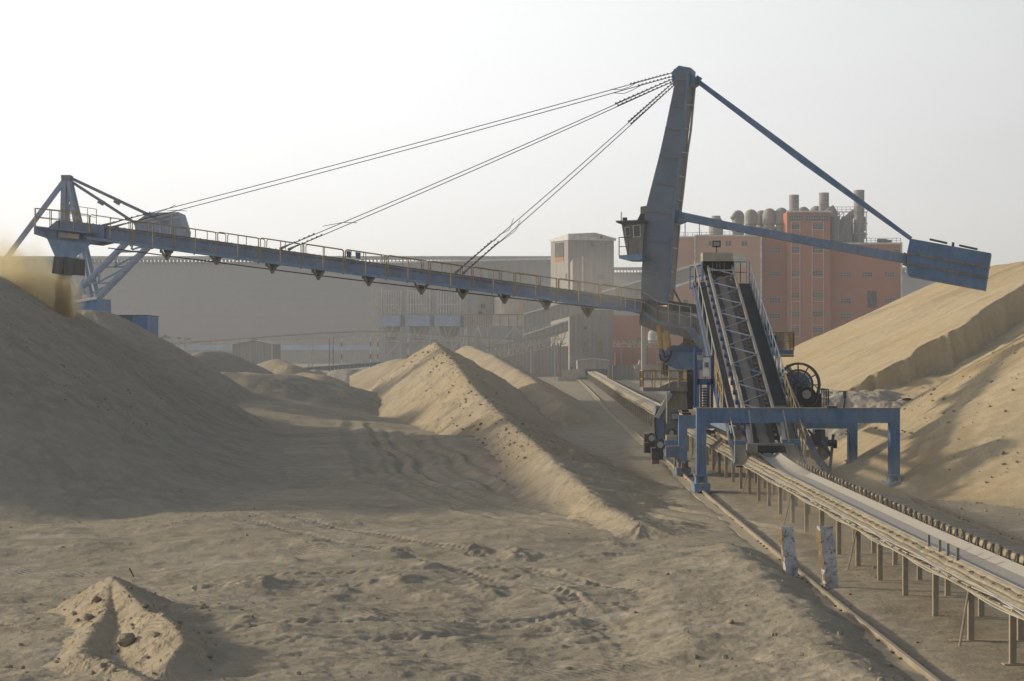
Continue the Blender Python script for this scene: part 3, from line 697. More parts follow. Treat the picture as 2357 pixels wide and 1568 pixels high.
# head box with chains, lamp
hd = thing  # alias unused
MB().prism([P(1618, 581, 99.8), P(1687.5, 582, 99.8), P(1687.5, 601, 99.8), P(1618, 601, 99.8)], (0, 1.2, 0)).build('head_cover', M['beige'], TP)
mb = MB(); mb.prism([P(1618, 601, 100.6), P(1688, 601, 100.6), P(1688, 618, 100.6), P(1680, 640, 100.6), P(1628, 640, 100.6), P(1618, 615, 100.6)], (0, .5, 0)); mb.build('head_opening', M['black'], TP)
for s, px in ((0, 1618), (1, 1689)):
    MB().prism([P(px-1, 601, 99.9), P(px+1, 601, 99.9), P(px+1, 648, 99.9), P(px-1, 648, 99.9)], (0, .8, 0)).build('head_side', M['blue_dark'], TP)
for px in (1640, 1650, 1657, 1667):
    mb = MB(); 
    for k in range(9 if px in (1640, 1667) else 5): mb.box(P(px, 604+k*3.4, 100.2), (.05 if k % 2 else .03, .04, .075))
    mb.build('chain', M['steel'], TP)
mb = MB(); mb.tube(P(1649, 582, 100.2), P(1649, 569, 100.2), .035); mb.build('lamp_pole', M['dark'], TP)
lp = MB().prism([P(1640, 554, 100.2), P(1659, 554, 100.2), P(1659, 569, 100.2), P(1640, 569, 100.2)], (0, .2, 0)).build('flood_lamp', M['dark'], TP)
MB().prism([P(1643, 557, 100.15), P(1656, 557, 100.15), P(1656, 566, 100.15), P(1643, 566, 100.15)], (0, .03, 0)).build('lamp_glass', M['silo'], lp)
# platforms at the head, left and right
mb = MB(); railing(mb, [P(1588, 660, 101), P(1601, 660, 101), P(1618, 655, 101)], 1.05, .5, .028); railing(mb, [P(1588, 660, 101), P(1588, 664, 99)], 1.05, .5, .028)
mb.build('handrail', M['blue_dark'], TP)
mb = MB(); mb.span(xy(1588, 101), xy(1618, 101), 98.8, 101.4, zz(661, 100.8)-.1, zz(661, 100.8)); mb.build('head_platform', M['blue_dark'], TP)
mb = MB(); railing(mb, [P(1689, 651, 101), P(1704, 651, 101), P(1718, 651, 101)], 1.1, .6, .028); mb.build('handrail', M['blue_hi'], TP)
# front tail frame hanging in chains
mb = MB(); a = P(1722, 1024, 76.6); b = P(1816, 1024, 76.6)
mb.beam(a, b, .12, .12)
mb.prism([P(1720, 1022, 76.4), P(1744, 1022, 76.4), P(1744, 1042, 76.4), P(1734, 1044, 76.4), P(1720, 1036, 76.4)], (0, .5, 0))
mb.prism([P(1806, 1024, 76.4), P(1829, 1024, 76.4), P(1829, 1044, 76.4), P(1812, 1048, 76.4)], (0, .5, 0))
mb.build('tail_frame', M['steel'], TP)
MB().tube(P(1742, 1033, 76.6), P(1812, 1033, 76.6), .17, 16).build('tail_pulley', M['black'], TP)
for px0, py0, px1, py1 in ((1724, 945, 1733, 1022), (1803, 945, 1817, 1018)):
    mb = MB(); a = P(px0, py0, 78.4); b = P(px1, py1, 76.8); n = 26
    for k in range(n):
        p = a.lerp(b, k/n); q = a.lerp(b, (k+.9)/n); mb.beam(p, q, .075 if k % 2 else .03, .03 if k % 2 else .075)
    mb.build('chain', M['steel'], TP)
for px0, py0, px1, py1 in ((1720, 985, 1727, 1030), (1800, 975, 1808, 1030)):
    MB().beam(P(px0, py0, 78.6), P(px1, py1, 76.9), .14, .12).build('hanger', M['blue_grey'], TP)
MB().prism([P(1684, 1015, 77), P(1713, 1015, 77), P(1716, 1024, 77), P(1687, 1024, 77)], (0, .3, 0)).build('walkway_end', M['blue'], TP)
MB().prism([P(1800, 1012, 77), P(1842, 1012, 77), P(1844, 1023, 77), P(1802, 1023, 77)], (0, .3, 0)).build('walkway_end', M['blue'], TP)
def portal(D, xl0, xl1, xr0, xr1, yt, yb, yleg, yfoot, depth, mat, feet=True, lab=None):
    mb = MB(); X = lambda px: xy(px, D); Z = lambda py: zz(py, D)
    pts = [V3((X(xl0), D, Z(yleg))), V3((X(xl0), D, Z(yt))), V3((X(xr1), D, Z(yt))), V3((X(xr1), D, Z(yleg))), V3((X(xr0), D, Z(yleg))), V3((X(xr0), D, Z(yb))), V3((X(xl1), D, Z(yb))), V3((X(xl1), D, Z(yleg)))]
    # beam and legs butted together as one welded frame
    mb.span(X(xl0), X(xr1), D, D+depth, Z(yb), Z(yt)); mb.span(X(xl0), X(xl1), D, D+depth, Z(yleg), Z(yb)-.001); mb.span(X(xr0), X(xr1), D, D+depth, Z(yleg), Z(yb)-.001)
    fr = mb.build('portal_frame', mat, TP)
    ed = MB(); ed.span(X(xl0)-.02, X(xr1)+.02, D-.03, D+depth+.03, Z(yt), Z(yt)+.03); ed.build('top_flange', M['rail'], fr)
    for a, b in ((xl0, xl1), (xr0, xr1)):
        c = X((a+b)/2); wd = X(b)-X(a); mb = MB()
        zf = gz(c, D); zt = Z(yleg)
        mb.span(c-wd*.72, c+wd*.72, D-.12, D+depth+.12, zt-.06, zt)                    # flange
        zm = zf+.16+(zt-zf-.16)*.5
        mb.span(c-wd*.6, c-wd*.28, D-.06, D+depth+.06, zm, zt-.061); mb.span(c+wd*.28, c+wd*.6, D-.06, D+depth+.06, zm, zt-.061)
        mb.span(c-wd*.28, c+wd*.28, D+.1, D+depth-.05, zm, zt-.061)
        mb.prism([V3((c-wd*.85, D-.35, zm)), V3((c+wd*.85, D-.35, zm)), V3((c+wd*.8, D-.35, zf+.14)), V3((c+wd*.45, D-.35, zf+.12)), V3((c+wd*.12, D-.35, zf+.22)), V3((c-wd*.12, D-.35, zf+.22)), V3((c-wd*.45, D-.35, zf+.12)), V3((c-wd*.8, D-.35, zf+.14))], (0, depth+.9, 0))
        fb = mb.build('foot_bogie', M['blue_hi'] if D < 85 else M['blue_grey'], TP)
        for yo in (-.18, depth+.15):
            MB().tube((c-.07, D+yo+.0, zf+.36), (c+.07, D+yo+.0, zf+.36), .18, 14).build('wheel', M['rail'], fb)
    return fr
portal(79.0, 1604, 1626, 2049.5, 2071.7, 941, 974, 1093, 1132, .55, M['blue'])
portal(89.6, 1562.5, 1582, 1954, 1974, 957.5, 987, 1060, 1092, .5, M['blue_hi'])
MB().span(xy(1903, 79), xy(1926, 79), 78.95, 79.5, 3.47, 3.55).build('flat_plate', M['dark'], TP)
m_ = MB(); m_.tube(P(1942, 941, 79.3), P(1944, 915, 79.3), .05); m_.box(P(1944, 908, 79.3), (.12, .12, .3)); m_.build('mast_light', M['dark'], TP)
# longitudinal beams joining the portals (seen in the gap)
for px, D0, D1, y in ((1572, 89.6, 100, 975), (1690, 79.5, 89.6, 990), (1800, 79.5, 89.6, 985), (1962, 89.6, 98, 975)):
    a = P(px, y, D0); b = V3((a.x+.15, D1, a.z)); MB().beam(a, b, .25, .3).build('side_beam', M['blue_grey'], TP)
# lower dark chute and rollers between the portals
mb = MB(); mb.prism([P(1690, 982, 88), P(1790, 982, 88), P(1790, 1012, 86), P(1700, 1020, 86)], (0, 2, 0)); mb.build('under_chute', M['black'], TP)
mb = MB()
for i in range(26):
    d = 72.6+i*.56; mb.beam((cx(d)-.46, d, zb(d)+.12), (cx(d)-.1, d, zb(d)-.07), .05, .10); mb.beam((cx(d)-.1, d, zb(d)-.07), (cx(d)+.4, d, zb(d)+.05), .05, .10)
mb.build('exposed_idlers', M['sanded_post'], TP)
# control hut and stairs left of the walkway
X = lambda px, D: xy(px, D); Z = lambda py, D: zz(py, D)
D = 86
hut = MB().span(X(1604, D), X(1644, D), D, D+1.3, Z(886, D), Z(872, D)).build('stair_platform', M['blue_dark'], TP)
for x0, x1, y0, y1, mt in ((1604, 1610, 842, 940, 'blue'), (1636, 1642, 818, 940, 'blue_dark'), (1628, 1634, 880, 940, 'blue_dark'), (1612, 1616, 885, 940, 'blue_dark'), (1598, 1603, 800, 940, 'blue_dark')):
    MB().span(X(x0, D), X(x1, D), D, D+.2, Z(y1, D), Z(y0, D)).build('stair_column', M[mt], TP)
wb = MB().span(X(1618, D), X(1631.5, D), D-.15, D, Z(867, D), Z(823, D)).build('white_panel', M['white'], TP)
mb = MB()
for px in (1622, 1626, 1629): mb.span(X(px-.6, D), X(px+.6, D), D-.2, D-.151, Z(846, D), Z(834, D))
mb.build('panel_slots', M['dark'], wb)
MB().span(X(1619, D), X(1631, D), D+.2, D+.25, Z(938, D), Z(892, D)).build('lower_white_panel', M['white'], TP)  # plain white panel below the stair platform
MB().span(X(1605, D), X(1616, D), D-.15, D, Z(829, D), Z(818, D)).build('sign_box', M['silo'], TP)
mb = MB(); railing(mb, [P(1604, 873, D), P(1643, 873, D)], 1.0, .4, .022)
for k in range(8): mb.beam(P(1612, 895+k*6, D-.1), P(1634, 895+k*6, D-.1), .03, .05)
mb.build('stair_rails', M['dark'], TP)
mb = MB(); railing(mb, [P(1646, 868, 85), P(1652, 905, 83), P(1664, 940, 81)], 1.0, .8, .03); mb.build('handrail', M['yellow'], TP)
# right platform with yellow rails and electrical boxes
D = 93
pf = MB().span(X(1779, D), X(1827, D), D, D+2, Z(816, D), Z(806, D)).build('side_platform', M['blue'], TP)
mb = MB(); railing(mb, [P(1779, 806, D), P(1827, 806, D), V3((X(1827, D), D+2, Z(806, D)))], .86, .55, .03); mb.build('platform_rail', M['yellow'], pf)
MB().span(X(1788, D), X(1827, D), D-.03, D+1.9, Z(822, D), Z(816.5, D)).build('platform_girder', M['yellow'], pf)
MB().span(X(1793, D), X(1812, D), D+.9, D+1.4, Z(805, D), Z(766, D)).build('cabinet', M['beige'], TP)
MB().span(X(1762, D), X(1776, D), D+.5, D+1.2, Z(768, D), Z(743, D)).build('cabinet', M['dark'], TP)
MB().span(X(1768, D), X(1790, D), D+.5, D+1.4, Z(800, D), Z(772, D)).build('cabinet', M['dark'], TP)
MB().span(X(1794, D), X(1798, D), D+.5, D+.8, Z(870, D), Z(822, D)).build('prop', M['steel'], TP)
MB().beam(P(1814, 845, D-2), P(1822, 868, D-5), .2, .2).build('prop', M['blue_grey'], TP)
# cable reel
D = 87
c = P(1837, 886, D); rl = MB(); ax = V3((.12, -1, 0))
rl.disc_ring(c, ax, .92, 1.02, .05); rl.disc_ring(c+V3((.08,.28,0)), ax, .92, 1.02, .05); rl.disc_ring(c, ax, .62, .72, .08)
for k in range(12):
    t = k*math.pi/6; dx = V3((math.cos(t), 0, math.sin(t))); rl.beam(c+dx*.1, c+dx*1.0, .05, .06, up=ax); rl.beam(c+dx*1.0, c+dx*1.0+V3((.08,.28,0)), .04, .04, up=ax)
reel = rl.build('cable_reel', M['dark'], TP)
MB().tube(c+V3((-.02,.05,0)), c+V3((.03,.35,0)), .60, 28).build('reel_disc', M['blue'], reel)
MB().prism([P(1815, 880, D+.4), P(1845, 868, D+.4), P(1868, 905, D+.4), P(1885, 941, D+.4), P(1815, 941, D+.4)], (0, .5, 0)).build('reel_stand', M['blue_dark'], TP)
m_ = MB(); m_.tube(P(1858, 912, D-.9), P(1858, 912, D-.2), .42, 20); m_.span(X(1843, D), X(1885, D), D-.6, D-.1, Z(941, D), Z(905, D)); mo = m_.build('drive_motor', M['black'], TP)
MB().tube(P(1857, 908, D-1.0), P(1857, 908, D-.91), .20, 18).build('motor_cover', M['silo'], mo)
MB().disc_ring(P(1857, 908, D-.95), V3((0,1,0)), .52, .56, .05).build('motor_guard', M['dark'], mo)
mb = MB(); railing(mb, [P(1886, 941, D), P(1907, 941, D), V3((X(1907, D), D+2, Z(941, D)))], .88, .5, .025); mb.build('handrail', M['dark'], TP)
mb = MB(); railing(mb, [P(1797, 868, D), P(1840, 868, D)], .3, .4, .025); mb.beam(P(1805, 862, 86), P(1842, 941, 82), .07, .07); mb.build('handrail', M['yellow'], TP)
mb = MB(); mb.prism([P(1795, 872, D), P(1815, 872, D), P(1815, 884, D), P(1795, 884, D)], (0, .5, 0)); mb.build('reel_bracket', M['blue'], TP)
# braces and bogies below on the right, feet of the inner frame
D = 90
for a, b, w_, mt in (((1846, 986, 88), (1884, 1060, 88), .28, 'blue_grey'), ((1884, 1060, 88), (1908, 1087, 88), .32, 'blue_grey'), ((1886, 990, 90), (1886, 1062, 90), .12, 'dark'), ((1918, 1000, 90), (1910, 1086, 90), .12, 'steel'), ((1860, 990, 90), (1915, 1050, 90), .1, 'dark')):
    MB().beam(P(*a), P(*b), w_, w_).build('brace', M[mt], TP)
m_ = MB(); m_.span(X(1872, D), X(1906, D), D, D+.8, Z(1030, D), Z(1006, D)); m_.span(X(1876, D), X(1900, D), D+.05, D+.7, Z(1006, D), Z(989, D)); m_.build('gearbox', M['blue_grey'], TP)
m_ = MB(); m_.tube(P(1866, 1012, D), P(1882, 1012, D), .26, 14); m_.tube(P(1906, 1020, D), P(1925, 1020, D), .16, 12); m_.tube(P(1922, 1015, D), P(1922, 1032, D), .1, 10); m_.build('travel_motor', M['dark'], TP)
m_ = MB(); m_.prism([P(1868, 1038, D), P(1906, 1030, D), P(1914, 1046, D), P(1900, 1060, D), P(1872, 1058, D)], (0, .8, 0)); m_.build('bogie_frame', M['steel'], TP)
m_ = MB(); m_.box(P(1857, 1044, D-1), (.22, .2, .35)); m_.build('buffer', M['sanded_post'], TP)
m_ = MB(); m_.path([P(1946, 990, 89), P(1955, 1000, 89), P(1958, 1062, 89)], .02); m_.build('hanging_cable', M['cable'], TP)
m_ = MB(); m_.path([P(1838, 1025, 77), P(1846, 1070, 77)], .015); m_.build('hanging_cable', M['cable'], TP)
# ------------------------------------------------------------------ STACKER
TH = math.radians(15); EX = V3((math.cos(TH), -math.sin(TH), 0)); EN = V3((math.sin(TH), math.cos(TH), 0))
SB = P(1520, 810, 105)
def S(px, py, off=0):      # point on the upright plane of the boom, off = behind it
    r = V3(((px-CX)/F, 1, -(py-HY)/F)); cam_ = V3((0, 0, H)); o = SB+EN*off
    t = (o-cam_).dot(EN)/r.dot(EN); return cam_+r*t
ST = thing('stacker', 'blue and grey stacker with tall mast, cable stayed boom and counterweight box', 'stacker', (9.4, 106, 0))
def sp(pts, o0, th): return MB().prism([S(x, y, o0) for x, y in pts], EN*th)
L = [(1560.5, 160), (1554.6, 184), (1532.6, 290), (1518, 355.6), (1501.8, 418.7), (1484, 489), (1483, 551), (1477, 620.5), (1475, 703)]
R = [(1585, 163), (1581, 220), (1572, 295), (1565, 361.5), (1559, 427.5), (1550, 493.6), (1547, 561), (1540.7, 646), (1535, 700)]
ms = sp(L+R[::-1], 0, 1.9).build('mast', M['mast'], ST)
for (a, b) in (((1555, 184), (1583, 184)), ((1542, 243), (1578, 247)), ((1531, 295), (1573, 300)), ((1517, 358), (1566, 364)), ((1502, 420), (1559, 429)), ((1485, 485), (1551, 494)), ((1483, 552), (1548, 561)), ((1478, 623), (1542, 633))):
    MB().beam(S(*a, -.03), S(*b, -.03), .05, .07).build('seam', M['steel'], ms)
mb = MB()
for (a, b) in zip(R[:-1], R[1:]): mb.beam(S(*a, -.02), S(*b, -.02), .14, .12)
mb.build('edge_flange', M['blue_grey'], ms)
mb = MB(); RR = [(1600, 190), (1590, 300), (1581, 361), (1574, 427), (1566, 493), (1560, 561), (1551, 665), (1546, 700)]
for a, b in zip(RR[:-1], RR[1:]): mb.beam(S(*a, 1.9), S(*b, 1.9), .12, .2)
for i in range(9):
    f = i/8; y = 240+440*f; xa = np.interp(y, [163, 295, 427, 561, 700], [1587, 1574, 1561, 1549, 1537]); xb = np.interp(y, [190, 300, 427, 561, 700], [1600, 1590, 1574, 1560, 1546])
    mb.beam(S(xa, y, .1), S(xb, y+3, 1.9), .06, .06)
mb.build('ladder_frame', M['steel_pale'], ms)
sp([(1562, 151), (1590, 156), (1590, 168), (1602, 180), (1597, 190), (1586, 196), (1556, 194), (1551, 184), (1554, 176), (1543, 169)], .1, 1.6).build('mast_head', M['blue'], ST)
mb = MB()
for x, y in ((1549, 169), (1550, 177), (1552, 186), (1555, 196)): mb.beam(S(x, y, .8), S(1563, y+4, .8), .25, .5)
mb.build('cable_lugs', M['blue'], ST)
# counterweight arm, tie rod, box
sp([(1552, 484), (1574, 489), (1721, 520), (2088, 585), (2085, 606), (1720, 537), (1574, 508), (1560, 514), (1549, 510)], .3, 1.2).build('counterweight_arm', M['blue_grey'], ST)
mb = MB(); mb.beam(S(1600, 183, .9), S(1610, 189, .9), .34, .5); mb.beam(S(1604, 186, .9), S(1850, 370, .9), .26, .26, w2=.38, h2=.38); mb.beam(S(1850, 370, .9), S(2097, 550, .9), .38, .38, w2=.22, h2=.22)
mb.build('tie_rod', M['blue'], ST)
cwm = dusty('counterweight_blue', (.058, .135, .26), .15, .5, rust=.25); M['cw'] = cwm
cw = sp([(2094.5, 549), (2281, 583), (2267.5, 667.7), (2091, 635), (2086.5, 612), (2088, 580)], -.2, 2.3).build('counterweight_box', cwm, ST)
mb = MB(); mb.beam(S(2090, 583, -.24), S(2279, 617, -.24), .06, .08); mb.beam(S(2087, 607, -.24), S(2275, 640, -.24), .06, .08); mb.build('rib', M['rail'], cw)
mb = MB(); mb.beam(S(2140, 551, .9), S(2180, 560, .9), .3, .1); mb.beam(S(2208, 565, .9), S(2250, 574, .9), .3, .1); mb.beam(S(2193, 570, .9), S(2194, 558, .9), .12, .12); mb.build('hatch', M['dark'], cw)
mb = MB(); mb.beam(S(2079, 585, -.02), S(2092, 590, -.02), .2, .2); mb.beam(S(2079, 606, -.02), S(2092, 612, -.02), .2, .2); mb.build('bolted_joint', M['rail'], cw)
# boom
bt = lambda x: 514+(x-184)*.1382; bb = lambda x: 556+(x-232)*.1322
sp([(184, bt(184)), (1476, bt(1476)), (1476, bb(1476)), (232, bb(232)), (184, 549)], -.45, .10).build('boom_web', M['boom'], ST)
sp([(184, bt(184)), (1476, bt(1476)), (1476, bb(1476)), (232, bb(232)), (184, 549)], .75, .10).build('boom_web', M['blue_grey'], ST)
mb = MB(); mb.beam(S(184, bt(184)+1, -.4), S(1476, bt(1476)+1, -.4), .30, .10); mb.beam(S(184, bt(184)+1, .8), S(1476, bt(1476)+1, .8), .3, .1); mb.build('top_flange', M['steel'], ST)
mb = MB(); mb.beam(S(200, bb(200)-6, -.75), S(1476, bb(1476)-6, -.75), .6, .06); mb.beam(S(200, bb(200)-4, -1.04), S(1476, bb(1476)-4, -1.04), .04, .16); mb.build('boom_walkway', M['blue_hi'], ST)
mb = MB(); mb.beam(S(200, bb(200)-6, 1.15), S(1476, bb(1476)-6, 1.15), .6, .06); mb.build('boom_walkway', M['blue_hi'], ST)
mb = MB(); mb.beam(S(184, bt(184)-2, .2), S(1520, bt(1520)-2, .2), .9, .05); mb.build('boom_belt', M['dark'], ST)
multi([MB().beam(S(x, bt(x)+5, -.5), S(x, bt(x)-3, .2), .06, .08) for x in np.arange(200, 1470, 14.5)], 'boom_idler', M['steel'], ST)
mb = MB(); ppt = [S(256+(1470-256)*i/40, 568+(714-568)*i/40+4+5*math.sin(i/40*math.pi)+(1.4 if i % 2 else 0)*0, .2) for i in range(41)]
for a, b in zip(ppt[:-1], ppt[1:]): mb.beam(a, b, .9, .06)
mb.build('return_belt', M['black'], ST)
for x in np.arange(300, 1470, 49): MB().beam(S(x, bb(x)-8, -.5), S(x, bb(x)-1, -.5), .05, .12).beam(S(x, bb(x), -.45), S(x, bb(x), .8), .08, .12).build('cross_member', M['steel'], ST)
for x, y in ((383, 598), (497, 609), (626, 629), (732, 644), (848, 658), (969, 678), (1064, 688), (1160, 699), (1256, 713), (1352, 729.6)):
    mb = MB(); y0 = y-21
    for o in (-.35, .75):
        mb.beam(S(x-13, y0-2, o), S(x+1, y, o), .09, .12); mb.beam(S(x+13, y0, o), S(x+1, y, o), .09, .12); mb.beam(S(x-13, y0-8, o), S(x-13, y0+5, o), .1, .1); mb.beam(S(x+13, y0-6, o), S(x+13, y0+6, o), .1, .1)
    mb.beam(S(x-13, y0, -.35), S(x-13, y0, .75), .06, .06)
    mb.prism([S(x-8, y0-2, .1), S(x+8, y0, .1), S(x+1, y-4, .1)], EN*.2)
    mb.build('idler_hanger', M['walk_tan'], ST)
def arch_rail(xs, off, step, y0f, hpx, rad=.026, ymid=.55):
    mb = MB(); x = xs[0]
    while x < xs[1]-step*.5:
        g = 2.2; xa, xb = x+g, x+step-g; f = lambda u: y0f(u)-hpx(u); rp = 4.5
        pl = [(xa, y0f(xa)), (xa, f(xa)+rp)]+[(xa+rp*(1-math.cos(t)), f(xa)+rp*(1-math.sin(t))) for t in (.5, 1.0, 1.57)]
        pr_ = [(xb-rp*(1-math.cos(t)), f(xb)+rp*(1-math.sin(t))) for t in (1.57, 1.0, .5)]+[(xb, f(xb)+rp), (xb, y0f(xb))]
        mb.path([S(a, b, off) for a, b in pl+pr_], rad, 5)
        xm = (xa+xb)/2; mb.tube(S(xm, y0f(xm), off), S(xm, f(xm), off), rad, 5)
        x += step
    return mb
hp = lambda x: float(np.interp(x, [200, 1470], [55, 50]))
arch_rail((205, 1476), -1.05, 98.0, lambda x: bb(x)-3, hp, .03).build('handrail', M['yellow'], ST)
arch_rail((252, 1476), 1.45, 90.0, lambda x: bb(x)-3, lambda x: hp(x)-1, .026).build('handrail', M['yellow'], ST)
# discharge head, hopper and skirt, platform
sp([(78, 521), (95, 524), (111, 523.6), (130, 508), (184, 511), (240, 520), (240, 556), (208, 563), (108, 549), (78, 539)], -.6, 1.6).build('discharge_head', M['boom'], ST)
mb = MB(); mb.beam(S(78, 521, -1.0), S(215, 537, -1.0), .7, .07); mb.beam(S(84, 524, -1.0), S(108, 548, -.7), .1, .1); mb.beam(S(130, 530, -.85), S(130, 547, -.85), .12, .12); mb.build('head_platform', M['blue_hi'], ST)
MB().beam(S(138, 541, -.9), S(184, 545, -.9), .3, .3).build('tail_bearing', M['sanded_post'], ST)
fr = [S(x, y, -.7) for x, y in ((108, 549), (208, 563), (171, 596), (126, 590))]
bk = [S(108, 549, 1.0), S(208, 563, 1.0), S(171, 596, .7), S(126, 590, .7)]
MB().hexa(fr, bk).build('hopper', M['blue_hi'], ST)
mb = MB(); a = [S(x, y, -.65) for x, y in ((124, 590), (147, 591), (143, 633), (119, 629))]; mb.hexa(a, [p+EN*1.3 for p in a])
a = [S(x, y, -.75) for x, y in ((149, 590), (171.5, 596), (171.5, 633.5), (146, 631))]; mb.hexa(a, [p+EN*1.3 for p in a]); mb.build('rubber_skirt', M['dark'], ST)
mb = MB(); railing(mb, [S(82, 521, -1.2), S(118, 525, -1.2), S(136, 527, -1.2), S(205, 536, -1.2)], 1.05, .9, .03); railing(mb, [S(82, 521, -1.2), S(80, 519, 1.4), S(184, 528, 1.4)], 1.05, 1.0, .025); mb.build('handrail', M['yellow'], ST)
mb = MB(); railing(mb, [S(141, 508, 1.0), S(222, 520, 1.0)], 1.0, .6, .022); mb.build('mesh_guard', M['yellow'], ST)
# stay cables with clamps
def cable(a, b, clamps, lab=None, thick=.024):
    mb = MB(); A = S(*a, .8); B = S(*b, .8); n = 8; pts = [A.lerp(B, i/n)-V3((0,0,.10*math.sin(i/n*math.pi))) for i in range(n+1)]
    mb.path(pts, thick, 5); cb = mb.build('stay_cable', M['cable'], ST)
    d = (B-A).normalized()
    for c0, c1, n_ in clamps:
        mb = MB()
        for k in range(n_):
            p = A.lerp(B, c0+(c1-c0)*k/(n_-1)); mb.beam(p-d*.04+V3((0,0,.02)), p+d*.04+V3((0,0,.02)), .05, .09)
        mb.tube(A.lerp(B, c0), A.lerp(B, c1), .026, 6)
        mb.build('rope_clamps', M['cable'], cb)
cable((235, 519.5), (1544, 169), ((.0, .09, 9), (.935, .995, 11)))
cable((254, 525), (1547, 176.5), ((.0, .09, 9), (.945, .995, 9)))
cable((645, 573), (1550, 181), ((.0, .09, 8), (.86, .99, 13)))
cable((664, 575), (1553, 186), ((.0, .09, 8), (.86, .99, 13)))
cable((1047.7, 629), (1550, 190), ((.0, .17, 12), (.80, .99, 15)))
cable((1066, 630), (1552, 196), ((.0, .17, 12), (.80, .99, 15)))
for a, b in (((235, 520), (275, 509)), ((254, 525), (290, 514)), ((645, 573), (668, 562)), ((664, 575), (684, 565)), ((1047.7, 629), (1062, 617)), ((1066, 630), (1080, 617))):
    MB().beam(S(*a, .8), S(*b, .8), .13, .16, w2=.06, h2=.06).build('cable_socket', M['steel'], ST)
for pts in (((404, 472), (380, 484), (362, 489)), ((431, 486), (400, 484), (385, 486)), ((822, 513), (790, 512), (742, 521)), ((1406, 206), (1430, 207), (1450, 200), (1466, 190)), ((1412, 214), (1435, 216), (1455, 208), (1475, 197)), ((1182, 503), (1172, 530), (1150, 540), (1137, 556)), ((1197, 507), (1188, 530), (1168, 545), (1150, 558))):
    MB().path([S(*p, .8) for p in pts], .018, 5).build('loose_rope_end', M['cable'], ST)
# cab
cabp = [(1430, 512.6), (1483, 511), (1478, 592), (1444, 590), (1437, 553)]
cab_ = sp(cabp, -.3, 2.0).build('cab', M['steel'], ST)
sp([(1416, 508), (1484, 506), (1484, 512), (1420, 513.5)], -.7, 2.8).build('cab_roof', M['dark'], cab_)
for pts in (((1456, 519), (1474, 517), (1475, 545), (1458, 547)), ((1437, 524), (1449, 522), (1451, 543), (1441, 545))):
    fr_ = sp(pts, -.36, .06).build('window_frame', M['trim'], cab_)
    cx_ = sum(p[0] for p in pts)/4; cy_ = sum(p[1] for p in pts)/4
    sp([(cx_+(x-cx_)*.78, cy_+(y-cy_)*.88) for x, y in pts], -.39, .03).build('window_pane', M['window'], cab_)
mb = MB(); mb.tube(S(1430, 508, .5), S(1430, 488, .5), .025, 6); mb.box(S(1436, 504, .3), (.15, .15, .15)); mb.box(S(1441, 504, .3), (.12, .15, .15)); mb.build('antenna', M['dark'], cab_)
sp([(1466, 508), (1480, 480), (1484, 480), (1484, 508)], .6, .5).build('roof_hood', M['dark'], cab_)
sp([(1474, 476), (1486, 474), (1484, 492), (1474, 492)], .5, .6).build('roof_box', M['steel'], cab_)
MB().prism([S(1424, 588, -.9), S(1478, 584, -.9), S(1478, 598, -.9), S(1436, 598, -.9), S(1425, 595, -.9)], EN*2.6).build('cab_floor', M['blue_hi'], cab_)
mb = MB(); railing(mb, [S(1425, 589, 1.4), S(1425, 589, -.9), S(1446, 588, -.9)], 1.0, .7, .028); mb.build('cab_rail', M['dark'], cab_)
# boom root, stairs, drum, cylinders
sp([(1474, 700), (1500, 704), (1536, 706), (1606, 733), (1612, 790), (1560, 772), (1510, 764), (1471, 748)], .2, 1.6).build('boom_root', M['steel'], ST)
mb = MB(); mb.beam(S(1436, bb(1436)-6, -.5), S(1485, 722, -.5), .12, .2); mb.beam(S(1485, 722, -.5), S(1513, 742, -.5), .12, .2); mb.beam(S(1513, 742, -.5), S(1590, 757, -.5), .12, .2); mb.beam(S(1588, 757, -.4), S(1618, 800, -.4), .3, .35); mb.build('stair_stringer', M['blue_grey'], ST)
mb = MB(); railing(mb, [S(1440, bb(1440)-6, -.6), S(1484, 718, -.6), S(1513, 738, -.6), S(1590, 752, -.6)], 1.05, .7, .026); mb.build('stair_rail', M['steel_pale'], ST)
mb = MB(); railing(mb, [S(1536, 735, 1.9), S(1606, 745, 1.9)], 1.0, .7, .026); mb.build('stair_rail', M['steel'], ST)
mb = MB(); mb.beam(S(1540, 703, .5), S(1606, 712, .5), .6, .5); mb.build('upper_girder', M['dark'], ST)
MB().beam(S(1551, 668, 1.0), S(1570, 703, 1.0), .1, .1).build('strut', M['rail'], ST)
for a, b in (((1516, 749), (1522, 812)), ((1534, 761), (1541, 806))):
    mb = MB(); A = S(*a, .2); B = S(*b, .2); mb.tube(A, A.lerp(B, .85), .14, 12); cy = mb.build('lifting_cylinder', M['yellow_hi'], ST)
    MB().tube(A.lerp(B, .85), B, .11, 10).build('cylinder_eye', M['rail'], cy)
drum = [(1520, 815), (1534, 806), (1548, 799), (1615, 800), (1618, 852), (1560, 851), (1538, 842), (1524, 830)]
sp(drum, .0, 2.4).build('slewing_deck', M['blue'], ST)
sp([(1547, 795), (1616, 797), (1616, 811), (1540, 811)], -.04, 2.5).build('slewing_band', M['blue_dark'], ST)
mb = MB(); rr = [(1560, 797), (1568, 790), (1582, 786), (1600, 790), (1616, 797)]; mb.prism([S(x, y, .6) for x, y in rr], EN*1); mb.build('tarpaulin', M['yellow'], ST)
mb = MB(); mb.path([S(1518, 815, -.1), S(1521, 828, -.1), S(1532, 834, -.1), S(1542, 822, -.1), S(1546, 806, -.1)], .04, 6); mb.path([S(1527, 805, -.1), S(1530, 824, -.1), S(1541, 818, -.1)], .035, 6); mb.build('hoses', M['black'], ST)
